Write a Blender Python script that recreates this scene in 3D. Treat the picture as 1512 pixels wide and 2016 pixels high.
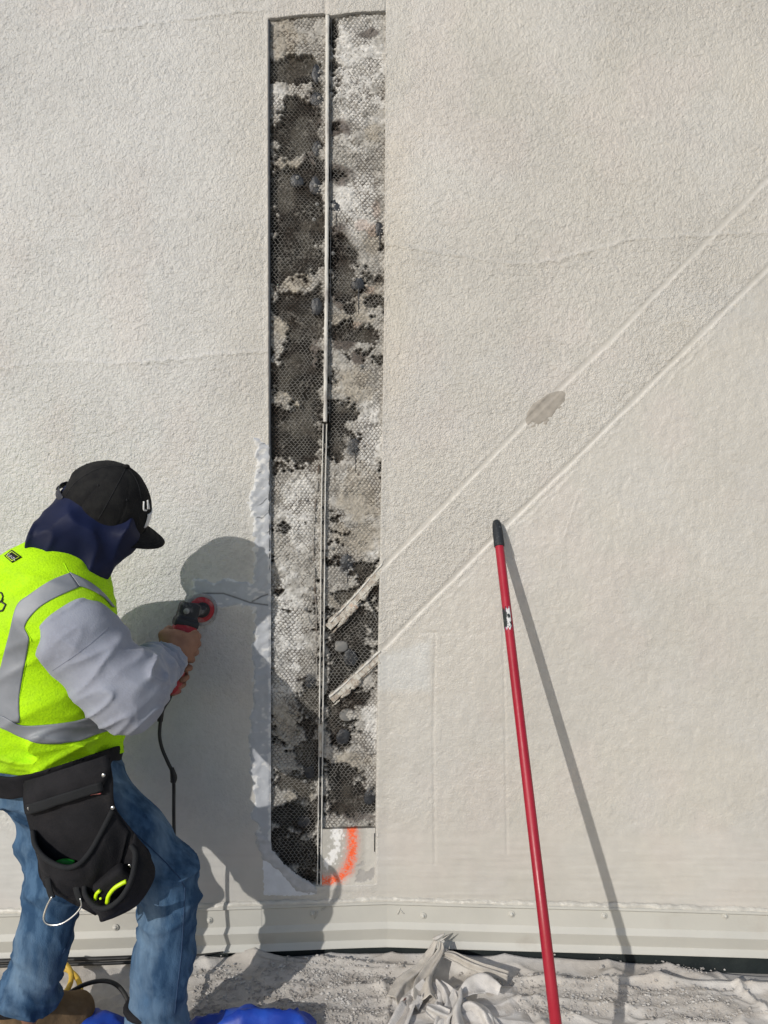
import bpy, math
import numpy as np
from mathutils import Vector

sc = bpy.context.scene
for o in list(bpy.data.objects):
    bpy.data.objects.remove(o)
COL = sc.collection
R = math.radians

# ---------------------------------------------------------------- camera, sky, sun, exposure
CAM = np.array([0.0, -2.4, 1.445])
F = 1456.0                      # focal length in photograph pixels (1512 x 2016)
cam_d = bpy.data.cameras.new('camera')
cam = bpy.data.objects.new('camera', cam_d)
COL.objects.link(cam)
cam.location = CAM
cam.rotation_euler = (R(90), 0, 0)
cam_d.sensor_fit = 'VERTICAL'
cam_d.sensor_height = 36.0
cam_d.lens = 26.0
cam_d.clip_start = 0.05
cam_d.clip_end = 400
sc.camera = cam

SUN_TRAVEL = np.array([0.646, 1.0, -0.545])
el = math.atan2(0.545, math.hypot(0.646, 1.0))
world = bpy.data.worlds.new('World')
sc.world = world
world.use_nodes = True
wn = world.node_tree
sky = wn.nodes.new('ShaderNodeTexSky')
sky.sky_type = 'NISHITA'
sky.sun_disc = False
sky.sun_elevation = el
sky.sun_rotation = math.atan2(-0.646, -1.0)
bg = wn.nodes['Background']
wn.links.new(sky.outputs[0], bg.inputs[0])
bg.inputs[1].default_value = 0.112
sun_d = bpy.data.lights.new('sun', 'SUN')
sun_d.energy = 2.85
sun_d.angle = R(0.5)
sun_d.color = (1.0, 0.955, 0.89)
sun = bpy.data.objects.new('sun', sun_d)
COL.objects.link(sun)
sun.location = (-3, -6, 6)
sun.rotation_euler = Vector(SUN_TRAVEL).to_track_quat('-Z', 'Y').to_euler()
sc.view_settings.view_transform = 'Standard'
sc.view_settings.look = 'None'
sc.view_settings.exposure = 0.0
sc.view_settings.gamma = 1.0
sc.view_settings.use_curve_mapping = False
sc.cycles.max_bounces = 6

# ---------------------------------------------------------------- helpers: numbers
def P(px, py, d):
    """point seen at photograph pixel (px, py) at depth d metres"""
    return np.array([(px - 756) / F * d, CAM[1] + d, CAM[2] - (py - 1008) / F * d])

def proj(v):
    d = v[..., 1] - CAM[1]
    d = np.maximum(d, 0.05)
    return 756 + F * v[..., 0] / d, 1008 - F * (v[..., 2] - CAM[2]) / d

_t2, _t3 = {}, {}
def vn2(x, y, seed):
    if seed not in _t2:
        _t2[seed] = np.random.default_rng(seed).random((256, 256)).astype(np.float32)
    t = _t2[seed]
    x = np.asarray(x, np.float32); y = np.asarray(y, np.float32)
    xi = np.floor(x).astype(np.int32); yi = np.floor(y).astype(np.int32)
    fx = x - xi; fy = y - yi
    fx = fx * fx * (3 - 2 * fx); fy = fy * fy * (3 - 2 * fy)
    a, b, c, d = xi & 255, (xi + 1) & 255, yi & 255, (yi + 1) & 255
    return (t[a, c] * (1 - fx) + t[b, c] * fx) * (1 - fy) + (t[a, d] * (1 - fx) + t[b, d] * fx) * fy

def fbm2(x, y, seed, octv=3):
    s = 0; a = 0.5; n = 0
    for i in range(octv):
        s = s + a * vn2(x * 2 ** i + 17 * i, y * 2 ** i + 9 * i, seed + i); n += a; a *= 0.5
    return s / n

def vn3(q, seed):
    if seed not in _t3:
        _t3[seed] = np.random.default_rng(1000 + seed).random((64, 64, 64)).astype(np.float32)
    t = _t3[seed]
    i = np.floor(q).astype(np.int32); f = (q - i).astype(np.float32); f = f * f * (3 - 2 * f)
    i0 = i & 63; i1 = (i + 1) & 63
    x0, y0, z0 = i0[:, 0], i0[:, 1], i0[:, 2]; x1, y1, z1 = i1[:, 0], i1[:, 1], i1[:, 2]
    fx, fy, fz = f[:, 0], f[:, 1], f[:, 2]
    c00 = t[x0, y0, z0] * (1 - fx) + t[x1, y0, z0] * fx
    c10 = t[x0, y1, z0] * (1 - fx) + t[x1, y1, z0] * fx
    c01 = t[x0, y0, z1] * (1 - fx) + t[x1, y0, z1] * fx
    c11 = t[x0, y1, z1] * (1 - fx) + t[x1, y1, z1] * fx
    return (c00 * (1 - fy) + c10 * fy) * (1 - fz) + (c01 * (1 - fy) + c11 * fy) * fz

def sstep(a, b, x):
    t = np.clip((x - a) / (b - a), 0, 1)
    return t * t * (3 - 2 * t)

def seg_dist(x, y, pts, signed=False):
    """distance to a polyline; signed: positive on the right hand of its direction (y down)"""
    best = np.full(np.shape(x), 1e9); sg = np.ones(np.shape(x)); tt = np.zeros(np.shape(x))
    acc = 0.0
    for (x0, y0), (x1, y1) in zip(pts[:-1], pts[1:]):
        dx, dy = x1 - x0, y1 - y0; L2 = dx * dx + dy * dy
        t = np.clip(((x - x0) * dx + (y - y0) * dy) / L2, 0, 1)
        ex, ey = x - x0 - t * dx, y - y0 - t * dy
        d = np.sqrt(ex * ex + ey * ey); m = d < best
        best = np.where(m, d, best)
        sg = np.where(m, np.sign(dx * ey - dy * ex), sg)
        tt = np.where(m, acc + t * math.sqrt(L2), tt)
        acc += math.sqrt(L2)
    return (best * sg, tt) if signed else best

def poly_sd(x, y, pts):
    """signed distance to a closed polygon, positive inside"""
    d = seg_dist(x, y, list(pts) + [pts[0]])
    ins = np.zeros(np.shape(x), bool)
    n = len(pts)
    for i in range(n):
        (x0, y0), (x1, y1) = pts[i], pts[(i + 1) % n]
        c = (y0 > y) != (y1 > y)
        ins ^= c & (x < (x1 - x0) * (y - y0) / ((y1 - y0) if y1 != y0 else 1e-9) + x0)
    return np.where(ins, d, -d)

# ---------------------------------------------------------------- helpers: the wall's own coordinates
XB = (762 - 756) / F * 2.4
TL, TR = R(3.5), R(3.0)
def W(s, z, n):
    s, z, n = np.broadcast_arrays(np.asarray(s, float), np.asarray(z, float), np.asarray(n, float))
    l = s < 0
    x = np.where(l, XB + s * math.cos(TL) + n * math.sin(TL), XB + s * math.cos(TR) - n * math.sin(TR))
    y = np.where(l, s * math.sin(TL) - n * math.cos(TL), -s * math.sin(TR) - n * math.cos(TR))
    return np.stack([x, y, z], -1)

def wsz(px, py, n=0.0):
    """wall coordinates (s, z) seen at a photograph pixel"""
    r = np.array([(px - 756) / F, 1.0, -(py - 1008) / F])
    if px < 762: T = np.array([math.cos(TL), math.sin(TL), 0]); N = np.array([math.sin(TL), -math.cos(TL), 0])
    else: T = np.array([math.cos(TR), -math.sin(TR), 0]); N = np.array([-math.sin(TR), -math.cos(TR), 0])
    B = np.array([XB, 0, 0]) + n * N
    C = np.array([CAM[0], CAM[1], 0])
    t = ((B - C) @ N) / (r @ N)
    p = CAM + r * t
    return (p - B) @ T, p[2]

def wy(x):
    return np.where(x < XB, (x - XB) * math.tan(TL), -(x - XB) * math.tan(TR))

def ground(px, py, z=0.0):
    d = (CAM[2] - z) * F / (py - 1008)
    return (px - 756) / F * d, CAM[1] + d

# ---------------------------------------------------------------- helpers: meshes
WL = {}
def _loc(parent):
    return WL[parent.name] if parent is not None else np.zeros(3)

def mesh_data(name, V, Fs, mat, smooth=True, attrs=None):
    me = bpy.data.meshes.new(name)
    V = np.asarray(V, np.float32)
    if not isinstance(Fs, list): Fs = [Fs]
    Fs = [np.asarray(f, np.int32) for f in Fs if len(f)]
    me.vertices.add(len(V)); me.vertices.foreach_set('co', V.ravel())
    loops = np.concatenate([f.ravel() for f in Fs]); tot = np.concatenate([np.full(len(f), f.shape[1]) for f in Fs])
    st = np.concatenate([[0], np.cumsum(tot)[:-1]])
    me.loops.add(len(loops)); me.loops.foreach_set('vertex_index', loops)
    me.polygons.add(len(tot)); me.polygons.foreach_set('loop_start', st.astype(np.int32))
    try: me.polygons.foreach_set('loop_total', tot.astype(np.int32))
    except Exception: pass
    me.polygons.foreach_set('use_smooth', np.full(len(tot), smooth))
    if attrs:
        for k, a in attrs.items():
            a = np.asarray(a, np.float32)
            if a.ndim == 1:
                at = me.attributes.new(k, 'FLOAT', 'POINT'); at.data.foreach_set('value', a)
            else:
                at = me.attributes.new(k, 'FLOAT_COLOR', 'POINT')
                at.data.foreach_set('color', np.concatenate([a, np.ones((len(a), 1), np.float32)], 1).ravel())
    me.update(calc_edges=True); me.validate()
    if mat: me.materials.append(mat)
    return me

def link(name, me, parent=None, loc=None):
    o = bpy.data.objects.new(name, me)
    COL.objects.link(o)
    pl = _loc(parent)
    loc = pl if loc is None else np.asarray(loc, float)
    o.location = loc - pl
    if parent is not None: o.parent = parent
    WL[o.name] = loc
    return o

def mk(name, V, Fs, mat, parent=None, smooth=True, attrs=None, loc=None):
    V = np.asarray(V, float).reshape(-1, 3)
    if loc is None:
        loc = _loc(parent) if parent is not None else np.array([*(V[:, :2].min(0) + V[:, :2].max(0)) / 2, V[:, 2].min()])
    return link(name, mesh_data(name, V - loc, Fs, mat, smooth, attrs), parent, loc)

def tag(o, label=None, cat=None, group=None, kind=None):
    if label: o['label'] = label
    if cat: o['category'] = cat
    if group: o['group'] = group
    if kind: o['kind'] = kind
    return o

def empty(name, loc):
    o = bpy.data.objects.new(name, None); COL.objects.link(o)
    o.location = loc; o.empty_display_size = 0.1
    WL[o.name] = np.asarray(loc, float)
    return o

def gridF(nr, nc, wrap=False):
    i = np.arange(nr - 1)[:, None] * nc; m = nc if wrap else nc - 1
    j = np.arange(m)[None, :]; j2 = (j + 1) % nc
    return np.stack([i + j, i + j2, i + nc + j2, i + nc + j], -1).reshape(-1, 4)

def spline(pts, n):
    p = np.asarray(pts, float)
    e = np.vstack([2 * p[0] - p[1], p, 2 * p[-1] - p[-2]])
    u = np.linspace(0, len(p) - 1, n); i = np.minimum(u.astype(int), len(p) - 2); t = (u - i)[:, None]
    a, b, c, d = e[i], e[i + 1], e[i + 2], e[i + 3]
    return 0.5 * (2 * b + (c - a) * t + (2 * a - 5 * b + 4 * c - d) * t ** 2 + (3 * b - a - 3 * c + d) * t ** 3)

def tube(pts, r, n=None, sides=8, smooth=True, flat=None):
    """swept tube, closed ends; flat = (direction, factor) squashes its section"""
    p = spline(pts, n) if n else np.asarray(pts, float)
    m = len(p); r = np.interp(np.linspace(0, 1, m), np.linspace(0, 1, np.size(r)), np.atleast_1d(r))
    t = np.gradient(p, axis=0); t /= np.linalg.norm(t, axis=1)[:, None] + 1e-12
    u = np.cross(t[0], [0, 0, 1.0]);
    if np.linalg.norm(u) < 1e-3: u = np.cross(t[0], [1.0, 0, 0])
    rows = []
    a = np.linspace(0, 2 * np.pi, sides, endpoint=False)
    for k in range(m):
        u = u - t[k] * (u @ t[k]); u /= np.linalg.norm(u); v = np.cross(t[k], u)
        off = r[k] * (np.cos(a)[:, None] * u + np.sin(a)[:, None] * v)
        if flat is not None:
            d = np.asarray(flat[0], float); d /= np.linalg.norm(d)
            off = off - d * (off @ d)[:, None] * (1 - flat[1])
        rows.append(p[k] + off)
    V = np.vstack(rows + [p[:1], p[-1:]])
    Fq = gridF(m, sides, True); c0 = m * sides; k = np.arange(sides); k2 = (k + 1) % sides
    caps = np.concatenate([np.stack([np.full(sides, c0), k2, k], 1),
                           np.stack([np.full(sides, c0 + 1), (m - 1) * sides + k, (m - 1) * sides + k2], 1)])
    return V, [Fq, caps]

def box(c0, c1):
    x0, y0, z0 = c0; x1, y1, z1 = c1
    V = np.array([[x, y, z] for x in (x0, x1) for y in (y0, y1) for z in (z0, z1)], float)
    Fq = np.array([[0, 1, 3, 2], [4, 6, 7, 5], [0, 4, 5, 1], [2, 3, 7, 6], [0, 2, 6, 4], [1, 5, 7, 3]])
    return V, Fq

def wall_box(s0, s1, z0, z1, n0, n1):
    V, Fq = box((s0, z0, n0), (s1, z1, n1))
    return W(V[:, 0], V[:, 1], V[:, 2]), Fq

def sheet(X, thick):
    """grid of points (r, c, 3) turned into a closed sheet of some thickness"""
    nr, nc = X.shape[:2]
    du = np.gradient(X, axis=1); dv = np.gradient(X, axis=0)
    N = np.cross(du, dv); N /= np.linalg.norm(N, axis=2)[..., None] + 1e-12
    A = X.reshape(-1, 3); B = (X - N * thick).reshape(-1, 3); n = nr * nc
    Fa = gridF(nr, nc); Fb = Fa[:, ::-1] + n
    bd = np.concatenate([np.arange(nc), np.arange(1, nr) * nc + nc - 1, (nr - 1) * nc + np.arange(nc - 2, -1, -1), np.arange(nr - 2, 0, -1) * nc])
    b2 = np.roll(bd, -1)
    return np.vstack([A, B]), [Fa, Fb, np.stack([b2, bd, bd + n, b2 + n], 1)]

def join(parts):
    V, Fs, o = [], [], 0
    for v, f in parts:
        v = np.asarray(v); f = f if isinstance(f, list) else [f]
        V.append(v); Fs += [np.asarray(a) + o for a in f]; o += len(v)
    q = [f for f in Fs if f.shape[1] == 4]; t = [f for f in Fs if f.shape[1] == 3]
    return np.vstack(V), ([np.concatenate(q)] if q else []) + ([np.concatenate(t)] if t else [])

def ball(c, r, n=8, m=12):
    th = np.linspace(0.001, np.pi - 0.001, n); ph = np.linspace(0, 2 * np.pi, m, endpoint=False)
    r = np.broadcast_to(np.asarray(r, float), 3)
    V = np.stack([np.sin(th)[:, None] * np.cos(ph), np.sin(th)[:, None] * np.sin(ph), np.cos(th)[:, None] * np.ones(m)], -1).reshape(-1, 3)
    return V * r + c, gridF(n, m, True)[:, ::-1]

def disk(c, axis, r, h, sides=24, bevel=0.15):
    """short solid of revolution along axis"""
    axis = np.asarray(axis, float) / np.linalg.norm(axis)
    u = np.cross(axis, [0, 0, 1.0]); 
    if np.linalg.norm(u) < 1e-3: u = np.array([1.0, 0, 0])
    u /= np.linalg.norm(u); v = np.cross(axis, u)
    prof = [(0.0001, 0), (r * (1 - bevel * .3), 0), (r, h * bevel), (r, h * (1 - bevel)), (r * (1 - bevel * .5), h), (0.0001, h)]
    a = np.linspace(0, 2 * np.pi, sides, endpoint=False)
    V = np.concatenate([c + axis * hh + rr * (np.cos(a)[:, None] * u + np.sin(a)[:, None] * v) for rr, hh in prof])
    return V, gridF(len(prof), sides, True)

# ---------------------------------------------------------------- helpers: solid modelling on a distance field
def surface_nets(f, lo, h):
    s = f < 0
    nx, ny, nz = f.shape
    acc = np.zeros((nx - 1, ny - 1, nz - 1), np.int8)
    C = [(a, b, c) for a in (0, 1) for b in (0, 1) for c in (0, 1)]
    for a, b, c in C: acc += s[a:nx - 1 + a, b:ny - 1 + b, c:nz - 1 + c]
    act = (acc > 0) & (acc < 8)
    ids = np.argwhere(act); idx = np.full(act.shape, -1, np.int32); idx[act] = np.arange(len(ids))
    pos = np.zeros((len(ids), 3)); cnt = np.zeros(len(ids))
    for ca in C:
        for ax in range(3):
            if ca[ax]: continue
            cb = list(ca); cb[ax] = 1
            fa = f[ids[:, 0] + ca[0], ids[:, 1] + ca[1], ids[:, 2] + ca[2]]
            fb = f[ids[:, 0] + cb[0], ids[:, 1] + cb[1], ids[:, 2] + cb[2]]
            m = (fa < 0) != (fb < 0)
            t = np.where(m, fa / np.where(m, fa - fb, 1), 0)
            for k in range(3): pos[:, k] += m * (ca[k] + (t if k == ax else 0))
            cnt += m
    V = lo + h * (ids + pos / cnt[:, None])
    Q = []
    for ax in range(3):
        o = [0, 1, 2]; o.remove(ax); u, v = o
        sl0 = [slice(None)] * 3; sl1 = [slice(None)] * 3
        sl0[ax] = slice(0, -1); sl1[ax] = slice(1, None)
        ch = s[tuple(sl0)] != s[tuple(sl1)]
        e = np.argwhere(ch)
        e = e[(e[:, u] > 0) & (e[:, v] > 0) & (e[:, u] < f.shape[u] - 1) & (e[:, v] < f.shape[v] - 1)]
        def cell(du, dv):
            q = e.copy(); q[:, u] -= du; q[:, v] -= dv
            return idx[q[:, 0], q[:, 1], q[:, 2]]
        quad = np.stack([cell(1, 1), cell(0, 1), cell(0, 0), cell(1, 0)], 1)
        inside = s[e[:, 0], e[:, 1], e[:, 2]]
        flip = ~inside if ax != 1 else inside
        quad[flip] = quad[flip][:, ::-1]
        Q.append(quad[(quad >= 0).all(1)])
    return V, np.concatenate(Q)

def sdf_mesh(fn, lo, hi, h, k=4, band=1.9):
    lo = np.asarray(lo, float); hi = np.asarray(hi, float)
    n = np.ceil((hi - lo) / (h * k)).astype(int)
    ax = [lo[i] + (np.arange(n[i]) + 0.5) * h * k - h / 2 for i in range(3)]
    g = np.stack(np.meshgrid(*ax, indexing='ij'), -1).reshape(-1, 3)
    c = fn(g).reshape(n)
    f = c.repeat(k, 0).repeat(k, 1).repeat(k, 2).astype(np.float32)
    near = np.argwhere(np.abs(c) < band * h * k)
    off = np.stack(np.meshgrid(*[np.arange(k)] * 3, indexing='ij'), -1).reshape(-1, 3)
    ids = (near[:, None, :] * k + off[None]).reshape(-1, 3)
    for a in range(0, len(ids), 400000):
        b = ids[a:a + 400000]
        f[b[:, 0], b[:, 1], b[:, 2]] = fn(lo + b * h)
    return surface_nets(f, lo, h)

def smin(a, b, k):
    h = np.clip(0.5 + 0.5 * (b - a) / k, 0, 1)
    return b * (1 - h) + a * h - k * h * (1 - h)

def rcone(p, a, b, ra, rb):
    a = np.asarray(a, float); ba = np.asarray(b, float) - a
    pa = p - a
    t = np.clip(pa @ ba / (ba @ ba), 0, 1)
    return np.linalg.norm(pa - t[:, None] * ba, axis=1) - (ra + (rb - ra) * t)

def ellip(p, c, r, frame=None):
    q = p - c
    if frame is not None: q = q @ np.asarray(frame).T
    r = np.asarray(r, float)
    k0 = np.linalg.norm(q / r, axis=1); k1 = np.linalg.norm(q / r ** 2, axis=1) + 1e-9
    return k0 * (k0 - 1) / k1

def rbox(p, c, half, rad, frame=None):
    q = p - c
    if frame is not None: q = q @ np.asarray(frame).T
    q = np.abs(q) - (np.asarray(half) - rad)
    return np.linalg.norm(np.maximum(q, 0), axis=1) + np.minimum(q.max(1), 0) - rad

def folds(p, dirs, seed):
    q = p @ np.asarray(dirs, float).T + 31.7
    n = vn3(q, seed)
    return 1 - np.abs(2 * n - 1)

def march(fn, px, py, dmin=1.3, off=0.0, steps=70):
    """where the sight line of a photograph pixel meets a solid"""
    px = np.asarray(px, float).ravel(); py = np.asarray(py, float).ravel()
    r = np.stack([(px - 756) / F, np.ones_like(px), -(py - 1008) / F], 1)
    ln = np.linalg.norm(r, axis=1)
    d = np.full(len(px), dmin); best = d.copy(); bf = np.full(len(px), 9.0)
    for _ in range(steps):
        f = fn(CAM + r * d[:, None]) - off
        m = f < bf; bf = np.where(m, f, bf); best = np.where(m, d, best)
        d = np.minimum(d + f / ln * 0.8, 2.6)
    return CAM + r * best[:, None]

# ---------------------------------------------------------------- helpers: materials
def M(name, c1, c2=None, scale=6, rough=0.8, spec=0.3, bump=0, bscale=120, bdist=0.003, metal=0.0, c3=None, scale3=1.5,
      attr=None, detail=4, stretch=None, lohi=(0.4, 0.62), lohi3=(0.5, 0.68), bumpattr=None, bump2=None, vary=0.12, sheen=0.0, rough2=None):
    m = bpy.data.materials.new(name); m.use_nodes = True
    nt = m.node_tree; N = nt.nodes; L = nt.links
    b = N['Principled BSDF']
    b.inputs['Roughness'].default_value = rough
    b.inputs['Specular IOR Level'].default_value = spec
    b.inputs['Metallic'].default_value = metal
    if sheen: b.inputs['Sheen Weight'].default_value = sheen
    tc = N.new('ShaderNodeTexCoord'); src = tc.outputs['Object']
    if stretch:
        mp = N.new('ShaderNodeMapping'); mp.inputs['Scale'].default_value = stretch
        L.new(src, mp.inputs[0]); st = mp.outputs[0]
    else: st = src
    def noise(sc_, det, vec, rough_=0.55):
        n = N.new('ShaderNodeTexNoise'); n.inputs['Scale'].default_value = sc_; n.inputs['Detail'].default_value = det
        n.inputs['Roughness'].default_value = rough_
        L.new(vec, n.inputs['Vector']); return n
    def rng_(n, lo, hi, a=0.0, c=1.0):
        r = N.new('ShaderNodeMapRange'); r.inputs[1].default_value = lo; r.inputs[2].default_value = hi
        r.inputs[3].default_value = a; r.inputs[4].default_value = c
        L.new(n, r.inputs[0]); return r.outputs[0]
    def mix(fac, a, c, mode='MIX'):
        x = N.new('ShaderNodeMix'); x.data_type = 'RGBA'; x.blend_type = mode
        if isinstance(fac, float): x.inputs[0].default_value = fac
        else: L.new(fac, x.inputs[0])
        for v, i in ((a, 6), (c, 7)):
            if isinstance(v, tuple): x.inputs[i].default_value = (*v, 1)
            else: L.new(v, x.inputs[i])
        return x.outputs[2]
    col = tuple(c1)
    if attr:
        a = N.new('ShaderNodeAttribute'); a.attribute_name = attr
        col = a.outputs['Color']
        n = noise(scale, detail, st)
        g = rng_(n.outputs[0], 0.25, 0.75, 1 - vary, 1 + vary)
        cb = N.new('ShaderNodeCombineColor'); [L.new(g, cb.inputs[i]) for i in range(3)]
        col = mix(1.0, col, cb.outputs[0], 'MULTIPLY')
    else:
        if c2 is not None:
            n = noise(scale, detail, st); col = mix(rng_(n.outputs[0], *lohi), col, tuple(c2))
        if c3 is not None:
            n = noise(scale3, 5, st); col = mix(rng_(n.outputs[0], *lohi3), col, tuple(c3))
    if isinstance(col, tuple): b.inputs['Base Color'].default_value = (*col, 1)
    else: L.new(col, b.inputs['Base Color'])
    if rough2 is not None:
        n = noise(9, 4, src); L.new(rng_(n.outputs[0], 0.35, 0.65, rough, rough2), b.inputs['Roughness'])
    if bump:
        n = noise(bscale, 3, st, 0.6)
        bp = N.new('ShaderNodeBump'); bp.inputs['Distance'].default_value = bdist
        h = n.outputs[0]
        if bump2:
            n2 = noise(bump2[0], 2, st)
            mm = N.new('ShaderNodeMath'); mm.operation = 'MULTIPLY_ADD'; L.new(n2.outputs[0], mm.inputs[0]); mm.inputs[1].default_value = bump2[1]
            L.new(h, mm.inputs[2]); h = mm.outputs[0]
        L.new(h, bp.inputs['Height'])
        if bumpattr:
            a = N.new('ShaderNodeAttribute'); a.attribute_name = bumpattr
            mm = N.new('ShaderNodeMath'); mm.operation = 'MULTIPLY'; L.new(a.outputs['Fac'], mm.inputs[0]); mm.inputs[1].default_value = bump
            L.new(mm.outputs[0], bp.inputs['Strength'])
        else: bp.inputs['Strength'].default_value = bump
        L.new(bp.outputs[0], b.inputs['Normal'])
    return m

m_wall = M('elastomeric_stucco_paint', (0, 0, 0), attr='tint', scale=22, vary=0.05, rough=0.47, spec=0.95, bump=0.85, bscale=165, bdist=0.0052, bumpattr='grain', bump2=(75, 0.5))
m_base = M('mortar_base_coat', (0, 0, 0), attr='tint', scale=160, vary=0.25, rough=0.95, spec=0.1, bump=0.5, bscale=300, bdist=0.002)
m_wire = M('galvanised_rusty_wire', (0.30, 0.29, 0.27), (0.09, 0.065, 0.05), scale=9, rough=0.6, spec=0.4, lohi=(0.45, 0.6))
m_trim = M('weathered_trim_metal', (0.60, 0.585, 0.545), (0.30, 0.28, 0.26), scale=55, rough=0.7, stretch=(1, 1, 0.25), lohi=(0.5, 0.68), bump=0.4, bscale=160)
m_trimd = M('dark_trim_metal', (0.055, 0.06, 0.068), (0.12, 0.12, 0.12), scale=30, rough=0.6, lohi=(0.55, 0.75))
m_zinc = M('dull_zinc', (0.16, 0.16, 0.155), (0.28, 0.26, 0.23), scale=35, rough=0.55, spec=0.5, lohi=(0.5, 0.7))
m_cream = M('cream_caulk_crust', (0.56, 0.54, 0.485), (0.34, 0.29, 0.24), scale=60, rough=0.85, bump=0.6, bscale=140, c3=(0.50, 0.33, 0.24), scale3=16, lohi3=(0.62, 0.72))
m_patch = M('grey_base_coat', (0, 0, 0), attr='tint', scale=30, vary=0.1, rough=0.75, spec=0.3, bump=0.25, bscale=60, bdist=0.003)
m_print = M('painted_panel', (0, 0, 0), attr='tint', scale=40, vary=0.05, rough=0.7, spec=0.3, bump=0.5, bscale=110, bdist=0.003)
m_tar = M('black_sealant', (0.012, 0.013, 0.016), (0.03, 0.034, 0.04), scale=60, rough=0.45, spec=0.5, bump=0.6, bscale=150)
m_flash = M('painted_flashing', (0.465, 0.458, 0.42), (0.505, 0.497, 0.455), scale=4, rough=0.5, spec=0.4, bump=0.12, bscale=40, c3=(0.43, 0.41, 0.37), scale3=7, lohi3=(0.6, 0.75))
m_found = M('black_foundation_coating', (0.012, 0.017, 0.018), (0.02, 0.026, 0.026), scale=12, rough=0.8, bump=0.4, bscale=90)
m_ground = M('dusty_concrete', (0.36, 0.34, 0.31), (0.43, 0.41, 0.375), scale=2.5, rough=0.95, bump=0.4, bscale=60, c3=(0.24, 0.225, 0.205), scale3=0.7)
m_cloth = M('dusty_canvas', (0, 0, 0), attr='tint', scale=40, vary=0.12, rough=0.95, spec=0.1, bump=0.5, bscale=220, bdist=0.003)
m_chip = M('stucco_debris', (0.40, 0.375, 0.345), (0.54, 0.52, 0.49), scale=25, rough=0.95, bump=0.4, bscale=200, c3=(0.30, 0.27, 0.24), scale3=18)
m_red = M('red_fibreglass', (0.30, 0.008, 0.022), (0.36, 0.012, 0.03), scale=10, rough=0.33, spec=0.5, stretch=(1, 1, 0.12), c3=(0.27, 0.13, 0.12), scale3=14, lohi3=(0.62, 0.74), bump=0.15, bscale=90, rough2=0.5)
m_grip = M('speckled_grip_rubber', (0.02, 0.024, 0.028), (0.09, 0.10, 0.11), scale=160, rough=0.6, lohi=(0.6, 0.72))
m_skin = M('skin', (0.27, 0.135, 0.085), (0.22, 0.105, 0.065), scale=30, rough=0.6, spec=0.4, bump=0.2, bscale=150)
m_vest = M('lime_mesh_fabric', (0.46, 0.82, 0.005), (0.36, 0.68, 0.006), scale=190, lohi=(.45,.7), c3=(0.40, 0.70, 0.02), scale3=9, rough=0.75, spec=0.2, bump=0.5, bscale=230, bdist=0.004)
m_strip = M('silver_reflective_tape', (0.20, 0.215, 0.24), (0.245, 0.26, 0.29), scale=12, rough=0.5, spec=0.5, bump=0.15, bscale=40)
m_sleeve = M('heather_sweatshirt', (0.265, 0.28, 0.335), (0.31, 0.33, 0.39), scale=14, rough=0.95, spec=0.1, bump=0.3, bscale=260, c3=(0.29, 0.31, 0.375), scale3=120, sheen=0.15)
m_navy = M('navy_polyester', (0.004, 0.0075, 0.032), (0.006, 0.011, 0.045), scale=9, rough=0.62, spec=0.22)
m_cap = M('black_twill', (0.010, 0.010, 0.011), (0.018, 0.018, 0.018), scale=30, rough=0.9, spec=0.2, bump=0.3, bscale=350)
m_jean = M('faded_denim', (0.028, 0.066, 0.13), (0.068, 0.132, 0.225), scale=26, rough=0.9, spec=0.15, bump=0.55, bscale=330, c3=(0.165, 0.245, 0.335), scale3=6, stretch=(1.5, 1.5, 0.5), lohi3=(0.5, 0.72))
m_jseam = M('denim_seam', (0.03, 0.06, 0.12), rough=0.9)
m_boot = M('tan_suede', (0.17, 0.115, 0.065), (0.12, 0.08, 0.045), scale=16, rough=0.9, spec=0.15, bump=0.4, bscale=160, c3=(0.24, 0.18, 0.12), scale3=7)
m_black = M('black_nylon', (0.008, 0.008, 0.010), (0.014, 0.0135, 0.016), scale=18, rough=0.85, spec=0.25, bump=0.4, bscale=260, c3=(0.026, 0.023, 0.022), scale3=9, lohi3=(0.6, 0.8))
m_edge = M('black_binding', (0.018, 0.019, 0.021), rough=0.85, spec=0.2, bump=0.3, bscale=300)
m_rubber = M('black_rubber', (0.012, 0.012, 0.013), (0.03, 0.03, 0.03), scale=20, rough=0.5, spec=0.4)
m_steel = M('bright_steel', (0.55, 0.55, 0.54), rough=0.28, metal=1.0)
m_white = M('white_print', (0.72, 0.72, 0.72), rough=0.7)
m_wtag = M('worn_white_tag', (0.55, 0.54, 0.5), (0.35, 0.34, 0.31), scale=60, rough=0.8)
m_neon = M('neon_plastic', (0.60, 0.86, 0.01), rough=0.4, spec=0.5)
m_green = M('green_plastic', (0.01, 0.20, 0.02), rough=0.5)
m_dkplas = M('dusty_dark_plastic', (0.022, 0.023, 0.026), (0.16, 0.155, 0.15), scale=38, rough=0.6, spec=0.4, lohi=(0.52, 0.7))
m_redpl = M('dusty_red_plastic', (0.33, 0.014, 0.022), (0.36, 0.17, 0.15), scale=34, rough=0.5, spec=0.4, lohi=(0.48, 0.7))
m_disc = M('abrasive_disc', (0.22, 0.21, 0.205), (0.36, 0.35, 0.34), scale=30, rough=0.9)
m_blue = M('blue_tarp', (0.008, 0.04, 0.32), (0.015, 0.075, 0.45), scale=12, rough=0.5, spec=0.4, bump=0.25, bscale=60)
m_yel = M('yellow_rubber', (0.66, 0.42, 0.02), (0.5, 0.33, 0.05), scale=25, rough=0.5, spec=0.4)
m_stick = M('torn_sticker', (0.62, 0.62, 0.62), (0.025, 0.03, 0.03), scale=75, rough=0.4, c3=(0.35, 0.15, 0.27), scale3=60, lohi=(0.5, 0.56), lohi3=(0.56, 0.6), stretch=(1, 1, 0.45))
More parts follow.
